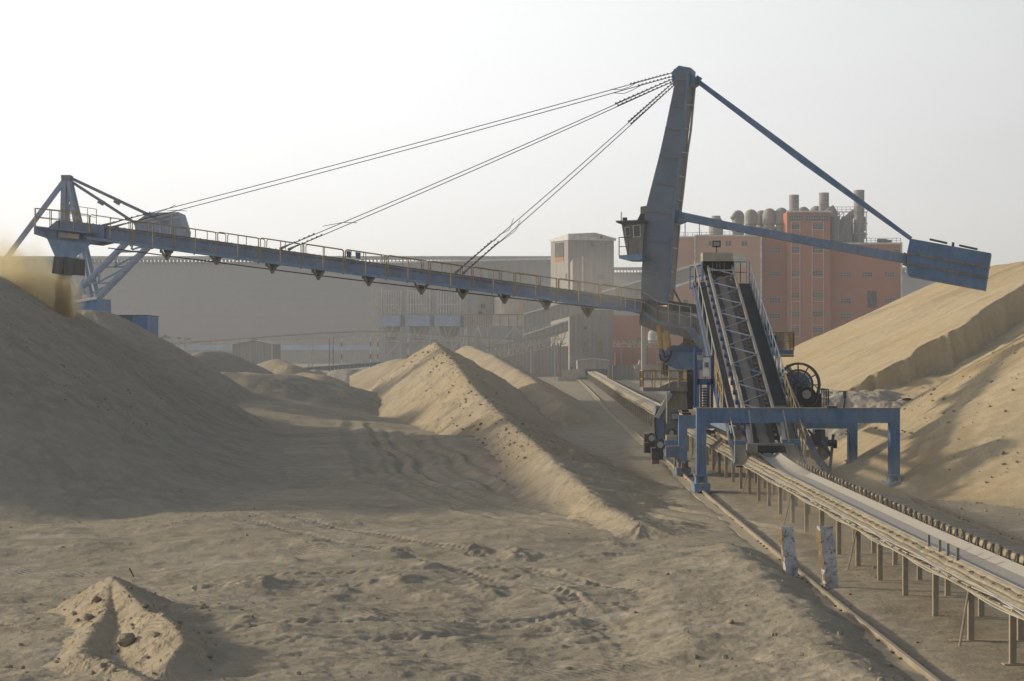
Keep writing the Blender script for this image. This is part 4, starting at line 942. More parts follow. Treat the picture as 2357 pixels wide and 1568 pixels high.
for x0, x1, y0, y1, mt in ((1584, 1600, 851, 905, 'dark'), (1560, 1582, 852, 880, 'steel'), (1522, 1526, 835, 862, 'yellow'), (1529, 1532, 840, 866, 'rail'), (1572, 1592, 760, 798, 'rail')):
    sp([(x0, y0), (x1, y0), (x1, y1), (x0, y1)], .6, .8).build('support_column', M[mt], ST)
# left travelling unit with hopper and yellow railed deck
D = 91
MB().span(X(1480, D), X(1583, D), D, D+2.0, Z(901, D), Z(892, D)).build('deck', M['steel'], ST)
mb = MB(); railing(mb, [P(1480, 892, D), P(1582, 892, D), V3((X(1582, D), D+2, Z(892, D)))], .78, .46, .03); railing(mb, [P(1480, 892, D), V3((X(1480, D), D+2, Z(892, D))), V3((X(1582, D), D+2, Z(892, D)))], .78, .8, .03); mb.build('deck_rail', M['yellow'], ST)
def frus(t4, b4, D0, d0, D1, d1):
    f = [P(*t4[0], D0), P(*t4[1], D0), P(*b4[1], D1), P(*b4[0], D1)]
    g = [V3((f[0].x, D0+d0, f[0].z)), V3((f[1].x, D0+d0, f[1].z)), V3((f[2].x, D1+d1, f[2].z)), V3((f[3].x, D1+d1, f[3].z))]
    return MB().hexa(f, g)
frus(((1548, 878), (1582, 878)), ((1516, 892), (1583, 892)), D+.2, 1.4, D, 1.8).build('transfer_cover', M['steel'], ST)
frus(((1549, 901), (1580, 901)), ((1520, 944), (1583, 944)), D+.3, 1.2, D, 2).build('transfer_hopper', M['walk_tan'], ST)
frus(((1522, 944), (1560, 944)), ((1524, 968), (1562, 968)), D, 2, D, 2).build('hopper_body', M['steel'], ST)
frus(((1533, 968), (1564, 968)), ((1528, 1015), (1566, 1015)), D, 1.6, D, 1.6).build('transfer_leg', M['steel'], ST)
MB().beam(P(1544, 905, D-.1), P(1512, 962, D-.1), .12, .2).build('chute_edge', M['steel_pale'], ST)
MB().span(X(1509, D), X(1530, D), D+.1, D+1, Z(1015, D), Z(935, D)).build('side_column', M['blue_grey'], ST)
mb = MB(); mb.path([P(1512, 940, D), P(1506, 965, D), P(1508, 1000, D), P(1514, 1022, D)], .05, 6); mb.build('hoses', M['dark'], ST)
MB().span(X(1530, D-1), X(1562, D-1), D-1, D+.6, Z(1026, D-1), Z(1014, D-1)).build('bogie_beam', M['blue_hi'], ST)
for px, py, dd, r in ((1500, 1009, D+.4, .26), (1520, 1024, D-.6, .27), (1546, 996, D, .2)):
    mo = MB().tube(P(px, py, dd+.6), P(px, py, dd-.1), r, 16).build('travel_motor', M['dark'], ST)
    MB().tube(P(px, py, dd-.1), P(px, py, dd-.2), r*.55, 14).build('motor_cap', M['steel_pale'], mo)
for px, py, w_, h_, dd, mt in ((1494, 1030, .5, .5, D+1, 'dark'), (1512, 1044, .55, .55, D, 'dark'), (1488, 1008, .25, .4, D+1.5, 'dark'), (1508, 1058, .35, .4, D+.2, 'rail'), (1546, 1040, .6, .5, D-1, 'blue_grey'), (1545, 1010, .5, .35, D-.5, 'beige')):
    MB().box(P(px, py, dd), (w_, .8, h_)).build('gearbox', M[mt], ST)
for px in (1500, 1519, 1546):
    x_ = float(railx(D)); dd = D+{1500: 3.2, 1519: 1.4, 1546: -1.6}[px]
    MB().tube((float(railx(dd))-.09, dd, .42), (float(railx(dd))+.09, dd, .42), .26, 16).build('rail_wheel', M['rail'], ST)
fl = MB().prism([P(1578-35, 949, D-1), P(1563, 949, D-1), P(1563, 968, D-1), P(1543, 968, D-1)], (0, .15, 0)).build('flood_lamp', M['dark'], ST)
MB().prism([P(1546, 952, D-1.03), P(1560, 952, D-1.03), P(1560, 965, D-1.03), P(1546, 965, D-1.03)], (0, .02, 0)).build('lamp_glass', M['silo'], fl)
MB().tube(P(1535, 901, D-.6), P(1535, 975, D-.6), .04, 8).build('lamp_pole', M['steel_pale'], ST)
mb = MB()
for k in range(9): mb.box(P(1577+(k % 3)*4, 904+k*7, D+1), (.3+.1*(k % 2), .3, .12))
mb.build('cable_chain', M['dark'], ST)
MB().span(X(1585, D), X(1605, D), D+1, D+2, Z(940, D), Z(860, D)).build('rear_column', M['dark'], ST)
# falling sand under the skirt
for x0_, x1_ in ((797, 809), (818, 830)):
    m_ = MB(); m_.prism([S(x0_, 577+(x0_-797)*.14, -1.1), S(x1_, 579+(x0_-797)*.14, -1.1), S(x1_-1, 594+(x0_-797)*.14, -1.1), S(x0_+1, 592+(x0_-797)*.14, -1.1)], EN*.03); m_.build('hanging_cloth', M['blue_dark'], ST)
st = MB(); A = S(143, 624, 0); n = 14; cols = 18
rng2 = np.random.default_rng(5)
for i in range(n+1):
    f = i/n; p = A+V3((.12*f, 0, -2.75*f)); r = .34+.30*f
    for k in range(cols):
        t = 2*math.pi*k/cols; rr_ = r*(1+.18*rng2.uniform(-1, 1)); st.v.append(p+V3((rr_*math.cos(t), rr_*math.sin(t), 0)))
for i in range(n):
    for k in range(cols): st.f.append((i*cols+k, i*cols+(k+1)%cols, (i+1)*cols+(k+1)%cols, (i+1)*cols+k))
def stream_mat():
    m = bpy.data.materials.new('falling_sand_grains'); m.use_nodes = True; t = m.node_tree; t.nodes.clear()
    o = t.nodes.new('ShaderNodeOutputMaterial'); v = t.nodes.new('ShaderNodeVolumePrincipled'); v.inputs['Color'].default_value = (1, .80, .46, 1); v.inputs['Anisotropy'].default_value = .4
    g = t.nodes.new('ShaderNodeNewGeometry').outputs['Position']
    n_ = noise(t, 2.4, 4, .7, g, sc=(1, 1, .35)); f_ = ramp(t, n_, .36, .62); d_ = math_(t, 'ADD', math_(t, 'MULTIPLY', f_, 4.5), .3)
    t.links.new(d_, v.inputs['Density']); t.links.new(v.outputs[0], o.inputs['Volume']); return m
tag(st.build('falling_sand', stream_mat(), None, True), 'ochre stream of sand falling from the boom onto the fresh cone', 'falling sand', kind='stuff')
# ------------------------------------------------------------------ SECOND STACKER far left
D = 178
def Q(px, py, o=0): return P(px, py, D)+V3((0, o, 0))
S2 = thing('stacker', 'second pale blue lattice stacker standing in the haze behind the left pile', 'stacker', (xy(200, D), D, 0))
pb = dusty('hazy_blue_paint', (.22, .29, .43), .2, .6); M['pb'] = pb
MB().prism([Q(143, 404, -.5), Q(164.5, 404, -.5), Q(164, 418, -.5), Q(144, 420, -.5)], (0, 1.2, 0)).build('mast_cap', M['mast'], S2)
for a, b, w_ in (((149, 418), (150, 690), .45), ((160, 418), (217, 688), .42)):
    for o in (-1.6, 1.6): MB().beam(Q(*a, o*.2), Q(*b, o), w_, w_).build('mast_leg', pb, S2)
for a, b, w_ in (((146, 419), (2, 612), .42), ((165, 411), (386, 515), .28), ((165, 419), (315, 516), .26)):
    MB().beam(Q(*a), Q(*b), w_, w_).build('tie_beam', pb if a[0] == 146 else M['mast'], S2)
for x, y in ((270, 464), (233, 465)): MB().beam(Q(x-6, y-3), Q(x+6, y+4), .45, .45).build('tie_joint', M['mast'], S2)
for a, b, o, w_ in (((178, 686), (302, 562), -2.2, .55), ((237.6, 690), (359, 566), -2.6, .6)):
    MB().tube(Q(*a, o), Q(*b, o), w_*.55, 10).build('boom_chord', pb, S2)
mb = MB()
for a, b in (((242, 618), (304, 617)), ((216, 654), (262, 654)), ((285, 583), (345, 582)), ((222, 680), (252, 663)), ((240, 652), (300, 620)), ((279, 615), (338, 585)), ((316, 578), (352, 566)), ((240, 652), (242, 620)), ((278, 618), (280, 585)), ((315, 578), (316, 564)), ((203, 680), (205, 655))):
    mb.beam(Q(*a, -2.4), Q(*b, -2.4), .16, .16)
mb.build('boom_lacing', pb, S2)
mb = MB()
for a, b, w_ in (((152, 673), (215, 674), .35), ((176, 680), (199, 628), .14), ((164, 645), (178, 672), .14), ((174, 616), (198, 617), .14), ((176, 614), (186, 580), .14), ((180, 672), (180, 690), .6), ((150, 484), (175, 486), .2), ((155, 500), (162, 470), .15)):
    mb.beam(Q(*a), Q(*b), w_, w_)
mb.build('mast_bracing', pb, S2)
h = MB().prism([Q(308, 514), Q(340, 490), Q(410, 488), Q(423, 530), Q(421, 546), Q(321, 571)], (0, 4, 0)).build('counterweight_house', pb, S2)
mb = MB()
for a, b in (((318, 510), (408, 490)), ((335, 515), (412, 500)), ((345, 560), (342, 512)), ((370, 554), (368, 508)), ((392, 550), (396, 495))): mb.beam(Q(*a, -.05), Q(*b, -.05), .12, .12)
mb.build('house_ribs', M['plant'], h)
MB().prism([Q(151, 704, -3), Q(240, 689, -3), Q(241, 760, -3), Q(151, 760, -3)], (0, 6, 0)).build('machine_house', M['container'], S2)
MB().prism([Q(151, 696, -3.4), Q(190, 690, -2), Q(240, 686, -3.4), Q(240, 691, -3.4), Q(151, 706, -3.4)], (0, 6.8, 0)).build('house_roof', M['trim'], S2)
MB().prism([Q(163, 686, -3.5), Q(173, 686, -3.5), Q(173, 694, -3.5), Q(163, 694, -3.5)], (0, .6, 0)).build('lamp', M['dark'], S2)
for px in (165, 225): MB().beam(V3((xy(px, D), D, 0)), Q(px, 760), 1.0, 1.0).build('portal_leg', pb, S2)
D = 190
ct = thing('container_cabin', 'blue container cabin standing behind the round topped sand heap', 'container', (xy(300, D), D, 0))
MB().span(xy(306, D), xy(339, D), D, D+6, -.1, zz(727, D)).build('end_wall', M['container'], ct)
MB().span(xy(258, D), xy(305.7, D), D+.4, D+6, -.1, zz(727.5, D)).build('side_wall', M['blue_dark'], ct)
mb = MB()
for x0, x1, y0, y1 in ((276, 286, 740, 765), (292, 302, 738, 775)): mb.span(xy(x0, D), xy(x1, D), D+.3, D+.39, zz(y1, D), zz(y0, D))
mb.build('door', M['dark'], ct)
MB().span(xy(256, D), xy(340, D), D-.1, D+6.1, zz(727, D)+.003, zz(725, D)).build('roof_edge', M['dark'], ct)
mb = MB()
for i in range(9): x = xy(307+i*3.8, D); mb.span(x-.03, x+.03, D-.05, D-.003, 0, zz(730, D))
mb.build('corrugation', M['container'], ct)
# ------------------------------------------------------------------ STORAGE SHEDS
D = 800; z0 = gz(0, D)
def face(mb, pts, ext): mb.prism([V3(p) for p in pts], ext)
sh = thing('storage_shed', 'enormous grey A-frame storage shed closing the left background', 'shed', (xy(400, D), D, 1.5))
zt = zz(603, D)
mb = MB(); mb.prism([(xy(-900, D), D-60, 1.0), (xy(-900, D), D, zt), (xy(-900, D), D+60, 1.0)], (xy(1240, D)-xy(-900, D), 0, 0)); mb.build('roof', M['shed'], sh)
MB().span(xy(-880, D), xy(1230, D), D-62, D-60, 1, 7.2).build('base_wall', M['tower_dim'], sh)
MB().span(xy(-880, D), xy(1230, D), D-62.4, D-62.01, 6.4, 8.4).build('eaves_band', M['plant_blue'], sh)
ga = MB().span(xy(-880, D), xy(1268, D), D-3, D+3, zz(597.5, D), zz(590.5, D)).build('ridge_gallery', M['tower'], sh)
mb = MB()
for x in np.arange(-870, 1262, 8.6): mb.span(xy(x, D), xy(x+1.1, D), D-3, D+3, zt-1.2, zz(597.5, D)-.003)
mb.build('gallery_posts', M['tower_dim'], ga)
D = 620
s3 = thing('storage_shed', 'pale cladded shed meeting the tall grey tower on its left', 'shed', (xy(1060, D), D, 1))
mb = MB(); mb.prism([(xy(872, D), D, 0), (xy(872, D), D, zz(606, D)), (xy(1268, D), D, zz(596, D)), (xy(1268, D), D, 0)], (0, 40, 0)); mb.build('wall', M['shed_pale'], s3)
mb = MB(); mb.prism([(xy(860, D), D-.5, zz(607, D)), (xy(860, D), D-.5, zz(603, D)), (xy(1290, D), D-.5, zz(593.5, D)), (xy(1290, D), D-.5, zz(597.5, D))], (0, 41, 0)); mb.build('roof_edge', M['trim'], s3)
for x0, x1, y0, y1 in ((1122, 1132, 640, 665), (1128, 1140, 610, 632)): MB().span(xy(x0, D), xy(x1, D), D-.3, D-.01, zz(y1, D), zz(y0, D)).build('louvre', M['tower_dim'], s3)
D = 800
s4 = thing('storage_shed', 'long grey shed with a ridge gallery showing behind the right sand piles', 'shed', (xy(2300, D), D, 1))
mb = MB(); mb.prism([(xy(1400, D), D-50, 1), (xy(1400, D), D, zz(627, D)), (xy(1400, D), D+50, 1)], (xy(3600, D)-xy(1400, D), 0, 0)); mb.build('roof', M['shed_far'], s4)
g4 = MB().span(xy(1400, D), xy(3600, D), D-3, D+3, zz(621.5, D), zz(616, D)).build('ridge_gallery', M['tower_dim'], s4)
mb = MB()
for x in np.arange(1405, 2900, 7.5): mb.span(xy(x, D), xy(x+.9, D), D-2.5, D+2.5, zz(627, D)-.8, zz(621.5, D)-.003)
mb.build('gallery_posts', M['tower_dim'], g4)
def box2(nm, x0, x1, y0, y1, D, dep, mat, par, ro=0):
    return MB().span(xy(x0, D), xy(x1, D), D-ro, D-ro+dep, zz(y1, D), zz(y0, D)).build(nm, mat, par)
# ------------------------------------------------------------------ tall grey tower, transfer house, small shed
D = 470
tw = thing('tower_building', 'tall dusty cladded tower with a dark opening near its top left', 'building', (xy(1340, D), D, 0))
A_ = [P(1267.6, 547, D+6), P(1308, 546, D), P(1415, 546.5, D+3)]
x0, x1, x2 = xy(1267.6, D+10), xy(1308, D), xy(1413, D+4)
ztp = zz(547, D)
base = [V3((x0, D+9, -1)), V3((x1, D, -1)), V3((x2, D+4, -1)), V3((x2-2, D+16, -1)), V3((x0+2, D+18, -1))]
mb = MB(); mb.prism(base, (0, 0, ztp+1)); mb.build('wall', M['tower'], tw)
mb = MB(); rp = [V3((p.x, p.y, ztp+.01)) for p in base]; cxr = V3(((x1+x2)/2-1, D+8, zz(535, D+8)))
mb.v = [V3((x0-.4, D+9, ztp+.02)), V3((x1, D-.5, zz(538.5, D))), V3((xy(1371, D), D+1, zz(535, D))), V3((x2+.6, D+4, ztp+.02)), V3((x2, D+17, ztp+.02)), V3((x0, D+18, ztp+.02)), V3((x1, D-.45, ztp-.6)), V3((x2+.5, D+3.9, ztp-.6)), V3((x0-.4, D+8.9, ztp-.6))]
mb.f = [(0, 1, 2, 3, 4, 5), (8, 6, 1, 0), (6, 7, 3, 2, 1)]; mb.build('roof', M['trim'], tw)
def onleft(nm, px0, px1, py0, py1, mat):
    f = lambda px: (px-1267.6)/(1308-1267.6)
    a = base[0].lerp(base[1], f(px0)); b = base[0].lerp(base[1], f(px1)); n = V3((-(base[1]-base[0]).y, (base[1]-base[0]).x, 0)).normalized()*-.12
    mb = MB(); q = [V3((a.x, a.y, zz(py1, D+4)))+n, V3((b.x, b.y, zz(py1, D+4)))+n, V3((b.x, b.y, zz(py0, D+4)))+n, V3((a.x, a.y, zz(py0, D+4)))+n]; mb.prism(q, n*-.9); mb.build(nm, mat, tw)
onleft('opening', 1278, 1298, 559, 592, M['opening']); onleft('opening_panel', 1278, 1298, 592.5, 602, M['orange'])
for x0_, x1_, y0_, y1_ in ((1360, 1366, 558, 569), (1382, 1387, 542, 550), (1375, 1390, 632, 643), (1302, 1306, 630, 643)): box2('window', x0_, x1_, y0_, y1_, D+1, .3, M['window'], tw, .2)
D = 440
gv = thing('inclined_gallery', 'pale gabled conveyor gallery seen end on against the tall tower', 'gallery', (xy(1340, D), D, 0))
MB().prism([P(1318, 840, D), P(1318, 597, D), P(1341, 590, D), P(1365, 597, D), P(1365, 840, D)], (0, 18, 0)).build('gallery_wall', M['tower'], gv)
mb = MB(); mb.beam(P(1341, 590, D-.2), P(1341, 840, D-.2), .35, .2); mb.build('corner_trim', M['trim'], gv)
D = 380
ig = thing('inclined_gallery', 'long enclosed gallery climbing to the right behind the mast', 'gallery', (xy(1450, D), D, 0))
MB().prism([P(1205, 757, D), P(1205, 724, D), P(1480, 646, D-5), P(1640, 598, D-8), P(1690, 588, D-9), P(1714, 592, D-9), P(1712, 612, D-9), P(1640, 632, D-8), P(1480, 682, D-5)], (0, 5, 0)).build('gallery_body', M['tower'], ig)
mb = MB(); mb.beam(P(1205, 723, D-.5), P(1480, 645, D-5.5), .35, .3); mb.beam(P(1480, 645, D-5.5), P(1660, 592, D-9), .5, .4); mb.beam(P(1480, 681, D-6), P(1640, 633, D-9), .4, .4); mb.build('gallery_trim', M['trim'], ig)
MB().prism([P(1676, 590, D-12), P(1708, 586, D-12), P(1716, 592, D-12), P(1715, 612, D-12), P(1700, 618, D-12), P(1676, 622, D-12)], (0, 3, 0)).build('gallery_head', M['plant'], ig)
MB().span(xy(1478, D), xy(1486, D), D, D+3, 0, zz(690, D)).build('gallery_leg', M['tower_dim'], ig)
i2 = thing('inclined_gallery', 'lower pale gallery climbing toward the transfer house', 'gallery', (xy(1260, 420), 420, 0))
MB().prism([P(1205, 800, 420), P(1205, 772, 420), P(1320, 735, 418), P(1320, 758, 418)], (0, 5, 0)).build('gallery_body', M['tower'], i2)
mb = MB(); mb.beam(P(1205, 771, 419.5), P(1320, 734, 417.5), .4, .3); mb.build('gallery_trim', M['trim'], i2)
D = 400
th_ = thing('transfer_house', 'square grey transfer house with two tall shuttered windows at the end of the belt', 'building', (xy(1360, D), D, 0))
MB().span(xy(1311, D), xy(1409, D), D, D+9, -.5, zz(712, D)).build('wall', M['tower'], th_)
MB().span(xy(1309, D), xy(1411, D), D-.3, D+9.3, zz(713.5, D), zz(711.5, D)).build('roof', M['trim'], th_)
MB().span(xy(1310.2, D), xy(1312.2, D), D-.12, D-.01, 0, zz(714, D)).build('corner_trim', M['trim'], th_)
for x0_, x1_, y0_, y1_, n_, m__ in ((1343, 1350, 751.5, 759, 'hatch', 'opening'), (1341.5, 1352, 785, 812, 'window', 'walk_tan'), (1375, 1386, 785, 812, 'window', 'walk_tan'), (1312, 1318, 845, 858, 'window', 'opening')): box2(n_, x0_, x1_, y0_, y1_, D, .3, M[m__], th_, .1)
mb = MB()
for x in range(1316, 1409, 6): mb.span(xy(x, D), xy(x, D)+.08, D-.06, D-.002, 0, zz(716, D))
mb.span(xy(1311, D), xy(1409, D), D-.07, D-.001, zz(741, D)-.05, zz(741, D)+.05); mb.span(xy(1311, D), xy(1409, D), D-.07, D-.001, zz(818, D)-.05, zz(818, D)+.05)
mb.build('cladding_ribs', M['tower_dim'], th_)
D = 392
ts = thing('belt_shed', 'small gabled sheet shed where the long belt goes in', 'shed', (xy(1366, D), D, 0))
MB().prism([P(1329, 868, D), P(1329, 830, D), P(1364, 825.5, D), P(1403, 830.5, D), P(1403, 868, D)], (0, 7, 0)).build('wall', M['tower'], ts)
mb = MB(); mb.beam(P(1327, 829.5, D-.1), P(1364, 824.5, D-.1), .3, .15); mb.beam(P(1364, 824.5, D-.1), P(1404, 830, D-.1), .3, .15); mb.beam(P(1329.6, 868, D-.1), P(1329.6, 830, D-.1), .12, .12); mb.build('edge_trim', M['trim'], ts)
box2('opening', 1347, 1398, 850, 864, D, .4, M['opening'], ts, .15)
# low wall of sheet and poles in front of the transfer house
D = 370
pn = thing('sheet_hoarding', 'rusty tan sheet hoarding with two thin poles left of the transfer house', 'hoarding', (xy(1280, D), D, 0))
MB().prism([P(1285, 877, D), P(1284, 850, D), P(1340, 850, D), P(1330, 877, D)][:4], (0, .2, 0)) if 0 else MB().prism([P(1284, 878, D), P(1284, 851, D), P(1337, 850, D), P(1326, 878, D)], (0, .2, 0)).build('sheet', M['beige'], pn)
mb = MB(); mb.tube(P(1286, 868, D), P(1285, 790, D), .12, 6); mb.tube(P(1291, 868, D), P(1290, 790, D), .12, 6); mb.build('pole', M['rail'], pn)
# ------------------------------------------------------------------ filters, bins, bridges
D = 460
for i, (a, b) in enumerate(((871, 930), (932, 998), (1001, 1069))):
    lab = ('left filter bin of three on blue legs', 'middle filter bin of three on blue legs', 'right filter bin of three on blue legs, beside the big dusty bin')[i]
    fb = thing('filter_bin', lab, 'filter bin', (xy((a+b)/2, D), D, 0), 'three filter bins on blue legs')
    w = b-a
    MB().span(xy(a, D), xy(a+w*.86, D), D, D+5, zz(751.5, D), zz(726, D)).build('blue_skirt', M['plant_blue'], fb)
    MB().span(xy(a+w*.86, D), xy(b, D), D+.6, D+5, zz(751.5, D), zz(726, D)).build('skirt_return', M['tower_dim'], fb)
    mb = MB(); mb.span(xy(a+6, D), xy(b-6, D), D+.6, D+5, zz(725.5, D), zz(668, D)); bd = mb.build('casing', M['plant'], fb)
    mb = MB()
    for k in range(9):
        x = xy(a+7+k*(w*.75)/8, D); mb.span(x-.12, x+.12, D+.1, D+.599, zz(722, D), zz(670, D))
    mb.span(xy(a+6, D), xy(a+w*.8, D), D+.0, D+.5, zz(702, D), zz(700, D)); mb.build('casing_ribs', M['trim'], bd)
    for x in (a+7, b-10):
        MB().span(xy(x, D), xy(x+3.6, D), D+.3, D+.9, -.3, zz(751.7, D)).build('leg', M['plant_blue'], fb)
    mb = MB(); mb.beam(P(a+w*.3, 752, D+1), P(a+w*.42, 775, D+1), .3, .3); mb.beam(P(a+w*.6, 752, D+1), P(a+w*.42, 775, D+1), .3, .3)
    mb.beam(P(a+8, 785, D+1), P(b-8, 785, D+1), .3, .3); mb.beam(P(a+8, 830, D+1), P(b-8, 785, D+1), .15, .15); mb.build('bracing', M['plant'], fb)
    frus(((a+8, 752), (b-8, 752)), ((a+w*.4, 790), (a+w*.6, 790)), D+1, 3, D+2, 1).build('discharge_cone', M['tower_dim'], fb)
D = 455
stw = thing('access_tower', 'thin steel stair tower at the left end of the filter bins', 'stair tower', (xy(880, D), D, 0))
mb = MB()
for x in (862, 884): mb.beam(V3((xy(x, D), D, 0)), P(x, 672, D), .12, .12); mb.beam(V3((xy(x, D), D+2, 0)), P(x, 672, D)+V3((0,2,0)), .12, .12)
for y in (672, 705, 728, 760, 790): mb.beam(P(858, y, D), P(890, y, D), .15, .1)
for k in range(4): mb.beam(P(862, 705+k*28, D), P(884, 690+k*28, D), .12, .12)
mb.build('frame', M['plant'], stw); mb = MB()
for y in (705, 728, 672): railing(mb, [P(856, y, D), P(888, y, D)], 1.0, 1.0, .05)
mb.build('handrail', M['plant'], stw)
D = 450
bg_ = thing('dusty_bin', 'wide dusty bin on splayed steel legs between the filter bins and the transfer house', 'bin', (xy(1150, D), D, 0))
MB().span(xy(1069, D), xy(1228, D), D, D+7, zz(751.5, D), zz(723.5, D)).build('bin_body', M['plant'], bg_)
mb = MB()
for x in np.arange(1071, 1130, 4.0): mb.span(xy(x, D), xy(x, D)+.12, D-.12, D-.003, zz(750, D), zz(725, D))
for x in (1131, 1150, 1170, 1190, 1205, 1227): mb.span(xy(x, D), xy(x, D)+.14, D-.12, D-.003, zz(751, D), zz(724, D))
mb.span(xy(1068, D), xy(1229, D), D-.2, D-.001, zz(725.5, D), zz(723, D)); mb.build('ribs', M['walk_tan'], bg_)
MB().lathe(V3((xy(1172, D), D+3.5, zz(723.4, D))), [(3.9, 0), (3.9, 3.6), (3.4, 4.4), (.6, 5.3)], 24).build('silo', M['plant'], bg_)
MB().span(xy(1098, D), xy(1135, D), D+2, D+6, zz(723.3, D), zz(675, D)).build('penthouse', M['tower_dim'], bg_)
for x0_, x1_, y0_, y1_ in ((1107, 1111, 700, 709), (1113, 1116, 699, 709), (1101, 1110, 717, 722)): box2('window', x0_, x1_, y0_, y1_, D+2, .3, M['opening'], bg_, .15)
for a, b in (((1100, 752), (1085, 790)), ((1100, 752), (1113, 790)), ((1185, 752), (1150, 792)), ((1185, 752), (1217, 790)), ((1200, 752), (1218, 800)), ((1072, 752), (1064, 800))):
    MB().beam(P(*a, D+.5), P(*b, D+.5), .32, .32).build('splayed_leg', M['plant'], bg_)
for x in (1072, 1120, 1165, 1218): MB().span(xy(x, D), xy(x+3, D), D+2, D+2.4, -.2, zz(751.6, D)).build('leg', M['plant'], bg_)
bgp = thing('pipework', 'tangle of dusty pipes and steel under the filter bins', 'pipework', (xy(1100, 470), 470, 0)); 
for k in range(60):
    r_ = random.Random(k); x = r_.uniform(940, 1260); y = r_.uniform(775, 828); a = r_.choice([(16, 0), (0, 18), (10, 12), (-10, 12)]); MB().beam(P(x, y, 470), P(x+a[0], y+a[1], 470), .18, .18).build('pipe', M['plant'], bgp)
mb = MB()
for k in range(14): x = 935+k*24; mb.beam(V3((xy(x, 470), 470, 0)), P(x, 775, 470), .18, .18)
mb.build('stanchions', M['tower_dim'], bgp)
MB().span(xy(1130, 445), xy(1309, 445), 445, 450, 0, zz(797, 445)).build('low_wall', M['tower_dim'], bgp)
# thin overhead conveyor bridge
def bridge(label, pts, D, hpx, posts, name='conveyor_bridge', step=9, topm='tower_dim', th=.13, cat='conveyor', gp='overhead conveyor bridges in the background'):
    r = thing(name, label, cat, (xy(pts[0][0], D), D, 0), gp)
    mb = MB(); tp = MB()
    for (a, b) in zip(pts[:-1], pts[1:]):
        tp.beam(P(*a, D), P(*b, D), .9, .28)
        mb.beam(P(a[0], a[1]+hpx, D), P(b[0], b[1]+hpx, D), th, th); mb.beam(P(a[0], a[1]+hpx*.5, D-.4), P(b[0], b[1]+hpx*.5, D-.4), th*.8, th*.8)
        n = max(1, int((b[0]-a[0])/step))
        for i in range(n):
            f0, f1 = i/n, (i+1)/n; q = lambda f, o: P(a[0]+(b[0]-a[0])*f, a[1]+(b[1]-a[1])*f+o, D-.3)
            mb.beam(q(f0, 0), q(f0, hpx), th, th); mb.beam(q(f0, hpx if i % 2 else 0), q(f1, 0 if i % 2 else hpx), th, th)
    tp.build('belt_cover', M[topm], r); mb.build('truss', M['plant'], r)
    for x, y, mt in posts:
        if mt == 'rw':
            m_ = MB(); m_.beam(V3((xy(x, D), D, -.2)), P(x, y, D), .26, .26); pp = m_.build('post', M['trim'], r)
            H_ = zz(y, D)
            for k in range(3): MB().span(xy(x, D)-.14, xy(x, D)+.14, D-.14, D+.14, H_*(.15+.3*k), H_*(.28+.3*k)).build('red_band', M['red'], pp)
        else:
            m_ = MB(); m_.beam(V3((xy(x, D), D, -.2)), P(x, y, D), .22, .22); m_.build('post', M[mt], r)
    return r
bridge('thin dusty conveyor bridge rising over the small grey shed to the filter bins', [(415, 790.6), (530, 782), (640, 774), (741, 767), (836, 763), (916, 763), (1050, 773), (1205, 782.4)], 430, 11,
       [(x, y, m_) for x, y, m_ in ((711, 779, 'plant'), (719, 779, 'plant'), (758, 778, 'rail'), (767, 777, 'rail'), (786, 776, 'rw'), (807, 775, 'plant'), (816, 775, 'plant'), (853, 775, 'rw'), (870, 775, 'rw'), (939, 778, 'rw'), (1040, 785, 'plant'))])
bridge('heavier truss conveyor climbing right to the transfer house', [(1120, 802), (1303, 763)], 390, 28, [(1222, 800, 'plant'), (1277, 772, 'plant_blue'), (1153, 826, 'plant')], step=10, topm='tower_dim', th=.16)
bridge('pipe bridge in front of the orange building beside the transfer house', [(1412, 784), (1520, 786)], 395, 14, [(1430, 796, 'tower_dim'), (1455, 796, 'rail'), (1490, 796, 'rail'), (1512, 796, 'tower_dim')], step=12, topm='tower_dim', name='pipe_bridge', cat='pipe bridge')
lc = thing('low_conveyor', 'low pale belt conveyor crossing the far yard behind the mounds', 'conveyor', (xy(800, 330), 330, 0))
D = 330
mb = MB(); mb.prism([P(690, 848, D), P(760, 843, D), P(960, 828, D), P(960, 834, D), P(760, 853, D), P(700, 853, D)], (0, 1.5, 0)); mb.build('side_sheeting', M['mast'], lc)
mb = MB(); mb.beam(P(688, 847, D-.2), P(760, 842, D-.2), .5, .15); mb.beam(P(760, 842, D-.2), P(960, 827, D-.2), .5, .15); mb.build('belt', M['steel_pale'], lc)
mb = MB()
for x in range(760, 960, 9): mb.span(xy(x, D), xy(x, D)+.1, D-.1, D-.003, zz(852-(x-760)*.09, D), zz(843.5-(x-760)*.073, D))
mb.build('ribs', M['plant_blue'], lc)
D = 410
sd = thing('small_shed', 'small gabled sheet shed under the thin conveyor bridge', 'shed', (xy(583, D), D, 0))
MB().prism([P(535, 873, D), P(535, 792, D), P(583, 783.5, D), P(633, 792, D), P(633, 873, D)], (0, 10, 0)).build('wall', M['tower'], sd)
mb = MB(); mb.beam(P(530, 793, D-.3), P(583, 782, D-.3), .5, .14); mb.beam(P(583, 782, D-.3), P(638, 793, D-.3), .5, .14); mb.build('roof_edge', M['trim'], sd)
mb = MB(); mb.prism([P(530, 793, D-.2), P(583, 782, D-.2), P(638, 793, D-.2), P(583, 783, D-.2)], (0, 10.5, 0)); mb.build('roof', M['shed_pale'], sd)
MB().prism([P(574, 782, D), P(583, 777, D), P(594, 782, D)], (0, 3, 0)).build('ridge_cap', M['walk_tan'], sd)
mb = MB()
for x in range(541, 632, 7): mb.span(xy(x, D), xy(x, D)+.07, D-.05, D-.002, 0, zz(796-max(0, 40-abs(x-583))*.16, D))
